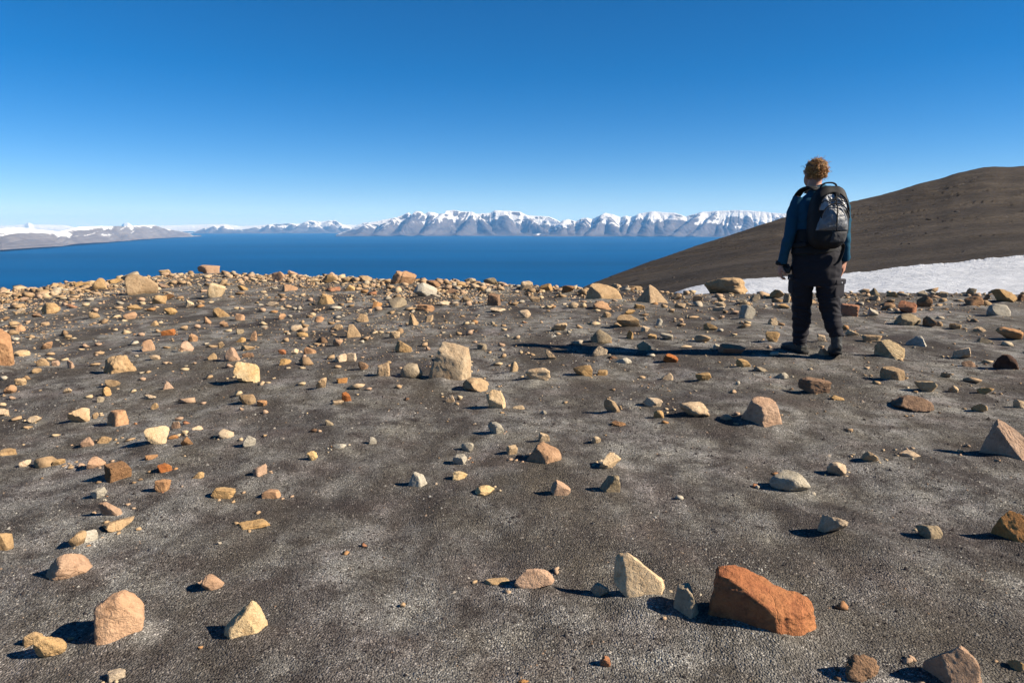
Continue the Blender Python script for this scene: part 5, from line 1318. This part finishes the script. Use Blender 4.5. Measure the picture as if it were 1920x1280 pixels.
# --- curly hair blown to the right
def build_hair():
    rs = np.random.RandomState(8)
    cap = ball(hp(0, -0.024, 0.030), (0.079, 0.090, 0.090), 4, 2.2, AX)
    V = cap[0]; keep = []
    rel = (V - head_c) @ AX.T
    ok = ~((rel[:, 1] > 0.045) & (rel[:, 2] < 0.055)) & ~((rel[:, 2] < -0.055))
    F = [f for f in cap[1] if all(ok[i] for i in f)]
    Vs, Fs, tn = [V], list(F), [np.full(len(V), 0.10)]
    base = len(V)
    d = rand_dirs(rs, 2600)
    sel = d[((d[:, 1] < 0.35) | (d[:, 2] > 0.45)) & (d[:, 2] > -0.62)][:900]
    wind = EX * 1.0
    for i, q in enumerate(sel):
        p0 = hp(0, -0.024, 0.028) + (q * np.array([0.076, 0.088, 0.088])) @ AX
        nrm = (q @ AX)
        L = rs.uniform(0.018, 0.036); loose = 1.0
        if rs.uniform() < 0.07: L *= 1.9; loose = 2.0
        tdir = nrm * rs.uniform(0.12, 0.45) * loose + np.array([rs.normal() * 0.5, rs.normal() * 0.5, -0.55 + rs.normal() * 0.35]) + wind * rs.uniform(0, 0.5) * loose
        if q[2] > 0.5: tdir += wind * 0.3 + EZ * 0.35
        tdir /= np.linalg.norm(tdir)
        a = np.cross(tdir, rs.normal(size=3)); a /= np.linalg.norm(a); b = np.cross(tdir, a)
        m = 12; t = np.linspace(0, 1, m); tw = rs.uniform(1.3, 2.4) * 2 * np.pi * rs.choice([-1, 1]); cr = rs.uniform(0.004, 0.0085) * np.minimum(t * 4, 1)
        path = p0 + np.outer(t * L, tdir) + (np.cos(t * tw) * cr)[:, None] * a + (np.sin(t * tw) * cr)[:, None] * b - a * 0.004
        rad = 0.0026 * (1 - 0.75 * t) + 0.0005
        v, f = tube(path, rad, rad, side=nrm + 0.01, seg=4, cap=False)
        Vs.append(v); Fs += [tuple(x + base for x in ff) for ff in f]; base += len(v)
        tn.append(np.full(len(v), np.clip(rs.beta(2, 1.6) * 0.9 + 0.08, 0, 1)))
    o = piece('hair', (np.concatenate(Vs), Fs), M_HAIR, person)
    set_attr(o, 'tone', np.concatenate(tn))
build_hair()

# ================================================================== the backpack
pc_low = J(1532, 408, 0.0)
def pk(x, y, z):       # pack axes: x right, y away from the back (towards the viewer), z up; origin at the pack's core
    return PC + TS * x + rot((0, -1, 0)) * y + EZ * z
PC = pc_low + rot((0, -1, 0)) * 0.205 + EZ * (-0.005)
PAX = np.stack([TS, rot((0, -1, 0)), EZ])
PW, PD, PH, PN = 0.158, 0.105, 0.262, 3.4
def taper(z): return 1.0 - 0.13 * np.clip(z / PH, 0, 1) ** 2 - 0.06 * np.clip(-z / PH, 0, 1) ** 2
def depth_prof(z): return 1.0 + 0.16 * np.clip(-z / PH + 0.25, -0.6, 1) - 0.22 * np.clip(z / PH, 0, 1) ** 1.5
def pack_surface(x, z):
    q = np.clip(1 - np.abs(x / (PW * taper(z))) ** PN - np.abs(z / PH) ** PN, 0, 1)
    return PD * depth_prof(z) * q ** (1 / PN)
pack = empty('backpack', BASE)
tag(pack, 'black and silver backpack worn on the hiker\'s back', 'backpack')
v, f = ico(5)
q = v / (np.sum(np.abs(v) ** PN, 1) ** (1 / PN))[:, None] * np.array([PW, PD, PH])
q[:, 0] *= taper(q[:, 2]); q[:, 1] *= depth_prof(q[:, 2])
q = q + v * (0.006 * perlin(q[:, 0] * 14, q[:, 1] * 14, q[:, 2] * 14))[:, None]
pbody = piece('pack_body', (PC + q @ PAX, [tuple(x) for x in f]), M_PACK, pack)
def patch(name, zs, xl, xr, off, mat, parent, nx=26, nz=30, crease=0.004, bulge=0.0, seed=1.0):
    z = np.linspace(zs[0], zs[1], nz); t = np.linspace(0, 1, nz)
    l = np.interp(t, np.linspace(0, 1, len(xl)), xl); r = np.interp(t, np.linspace(0, 1, len(xr)), xr)
    s = np.linspace(0, 1, nx)
    X = l[:, None] + (r - l)[:, None] * s[None, :]; Z = z[:, None] + 0 * X
    ed = np.minimum(np.minimum(s, 1 - s)[None, :] * 7, np.minimum(t, 1 - t)[:, None] * 7).clip(0, 1)
    Y = pack_surface(X, Z) + off * (0.1 + 0.9 * ed ** 0.5) + bulge * ed * np.sin(np.pi * s)[None, :] * np.sin(np.pi * t)[:, None] \
        + crease * ed * perlin(X * 22 + seed, Z * 26, seed) + crease * 0.6 * ed * np.abs(perlin(X * 40 + Z * 30, Z * 20 - X * 25, seed + 3))
    Y2 = Y * 0 + pack_surface(X, Z) - 0.012
    A = np.stack([X, Y, Z], -1).reshape(-1, 3); B = np.stack([X, Y2, Z], -1).reshape(-1, 3)
    F = [tuple(g) for g in grid_faces(nz, nx)]
    n = nx * nz
    ring = [j for j in range(nx)] + [i * nx + nx - 1 for i in range(1, nz)] + [(nz - 1) * nx + j for j in range(nx - 2, -1, -1)] + [i * nx for i in range(nz - 2, 0, -1)]
    for a, b in zip(ring, ring[1:] + ring[:1]): F.append((b, a, a + n, b + n))
    V = np.concatenate([A, B])
    return piece(name, (PC + V @ PAX, F), mat, parent, sharp=50)
up = patch('upper_panel', (0.060, 0.195), [-0.118, -0.115, -0.108, -0.090, -0.055], [0.122, 0.118, 0.110, 0.092, 0.055], 0.008, M_SILVER, pack, seed=2.0, crease=0.006)
lo = patch('front_pocket', (-0.105, 0.105), [-0.136, -0.128, -0.112, -0.085, -0.045], [0.128, 0.126, 0.114, 0.085, 0.045], 0.018, M_GREYP, pack, seed=5.0, bulge=0.022, crease=0.006)
patch('lower_panel', (-0.205, -0.112), [-0.02, -0.01, 0.0], [0.125, 0.126, 0.126], 0.006, plain_mat('dark_grey_pack_cloth', (0.045, 0.045, 0.048), 0.7, 0.2, 160, 0.2), pack, seed=7.0)
def on_pack(pts, off): return [pk(x, float(pack_surface(np.array(x), np.array(z))) + off, z) for x, z in pts]
zt = np.linspace(0, 1, 14)
arc = [(0.118 * math.cos(a), -0.02 + 0.135 * math.sin(a)) for a in np.linspace(0.12, math.pi - 0.12, 18)]
piece('zip', tube(on_pack(arc, 0.036), 0.006, 0.005, side=PAX[1], seg=8), M_STRAP, lo)
piece('zip', tube(on_pack([(0.005, z) for z in np.linspace(-0.11, 0.10, 12)], 0.046), 0.005, 0.005, side=PAX[0], seg=8), M_STRAP, lo)
arc2 = [(0.128 * math.cos(a), 0.04 + 0.170 * math.sin(a)) for a in np.linspace(0.05, math.pi - 0.05, 20)]
piece('zip', tube(on_pack(arc2, 0.010), 0.008, 0.006, side=PAX[1], seg=8), M_STRAP, up)
piece('zip', tube(on_pack([(0.01, z) for z in np.linspace(0.10, 0.20, 8)], 0.018), 0.006, 0.006, side=PAX[0], seg=8), M_STRAP, up)
for zz, x0, x1 in ((0.165, -0.06, 0.085), (0.125, -0.11, 0.10), (0.150, 0.09, -0.05)):
    piece('compression_cord', tube(on_pack([(x, zz + 0.018 * math.sin(6 * x / 0.1)) for x in np.linspace(x0, x1, 12)], 0.020), 0.004, 0.004, side=PAX[1], seg=6), M_STRAP, pack)
piece('buckle', ball(pk(0.02, float(pack_surface(np.array(0.02), np.array(0.19))) + 0.014, 0.190), (0.022, 0.010, 0.014), 3, 4.0, PAX), M_STRAP, pack)
hp_ = [pk(-0.075, -0.02, 0.235), pk(-0.068, -0.015, 0.268), pk(-0.035, -0.01, 0.288), pk(0.02, -0.01, 0.290), pk(0.055, -0.015, 0.272), pk(0.062, -0.02, 0.235)]
piece('top_handle', tube(spline(hp_, 24), 0.014, 0.007, side=PAX[1], seg=10), M_STRAP, pack)
for sx in (-1, 1):
    st = [pk(0.085 * sx, -0.07, 0.235), pk(0.112 * sx, -0.135, 0.262), pk(0.140 * sx, -0.24, 0.235), pk(0.150 * sx, -0.335, 0.15), pk(0.155 * sx, -0.345, 0.02), pk(0.175 * sx, -0.29, -0.11), pk(0.160 * sx, -0.13, -0.20), pk(0.130 * sx, -0.05, -0.225)]
    piece('shoulder_strap', tube(spline(st, 40), [0.033] * 26 + [0.014] * 14, [0.010] * 26 + [0.004] * 14, side=PAX[0], seg=12, sup=3), M_STRAP, pack)
wb = [pk(0.135, 0.02, -0.215), pk(0.155, -0.01, -0.25), pk(0.150, -0.02, -0.31), pk(0.125, -0.015, -0.37), pk(0.09, -0.01, -0.40)]
piece('waist_strap', tube(spline(wb, 20), 0.016, 0.004, side=PAX[1] + PAX[0] * 0.6, seg=8), M_STRAP, pack)
hbp = [np.concatenate([J(1531, v_, 0.0), [a_, b_]]) for v_, a_, b_ in ((428, 0.195, 0.128), (434, 0.204, 0.137), (452, 0.207, 0.140), (470, 0.219, 0.152), (475, 0.212, 0.146))]
piece('hip_belt', limb(hbp, 14, side=TS, seg=40), M_PACK, pack)
wb2 = [pk(-0.145, -0.06, -0.22), pk(-0.20, -0.16, -0.235), pk(-0.215, -0.26, -0.225), pk(-0.16, -0.36, -0.215)]
piece('waist_strap', tube(spline(wb2, 20), 0.022, 0.005, side=EZ, seg=8), M_STRAP, pack)

# ================================================================== the camera in the left hand
cmr = empty('handheld_camera', BASE)
tag(cmr, 'black camera with wrist strap held in the hiker\'s left hand', 'camera')
CC = J(1472, 504, -0.035)
ca_ = np.stack([np.array([0.96, -0.12, -0.25]), np.array([0.10, 0.99, -0.08]), np.array([0.25, 0.05, 0.96])])
for i in range(3): ca_[i] /= np.linalg.norm(ca_[i])
cb = piece('camera_body', ball(CC, (0.050, 0.028, 0.034), 4, 6.0, ca_), M_CAM, cmr)
piece('viewfinder_hump', ball(CC + ca_[2] * 0.034 + ca_[0] * 0.006, (0.020, 0.024, 0.016), 3, 4.0, ca_), M_CAM, cmr)
ln = piece('lens', tube([CC + ca_[1] * 0.02, CC + ca_[1] * 0.045, CC + ca_[1] * 0.075, CC + ca_[1] * 0.078], [0.031, 0.031, 0.033, 0.030], [0.031, 0.031, 0.033, 0.030], side=ca_[0], seg=24), M_CAM, cmr)
piece('lens_glass', ball(CC + ca_[1] * 0.076, (0.026, 0.006, 0.026), 3, 2, ca_), M_GLASS, ln)
piece('grip', ball(CC - ca_[0] * 0.043 + ca_[1] * 0.012, (0.014, 0.026, 0.032), 3, 4.0, ca_), M_CAM, cmr)
a = np.linspace(0, 2 * np.pi, 25)
wst = [wl_ + EZ * 0.012 + np.array([0.041 * math.cos(t), 0.040 * math.sin(t), 0.006 * math.sin(t)]) for t in a]
piece('wrist_strap', tube(wst, 0.016, 0.005, side=EZ, seg=8), M_STRAP, cmr)
piece('strap_cord', tube(spline([wl_ + np.array([0.038, -0.012, 0.0]), wl_ + np.array([0.062, -0.028, -0.03]), CC - ca_[0] * 0.045 + ca_[2] * 0.022], 14), 0.006, 0.004, side=EZ, seg=8), M_STRAP, cmr)
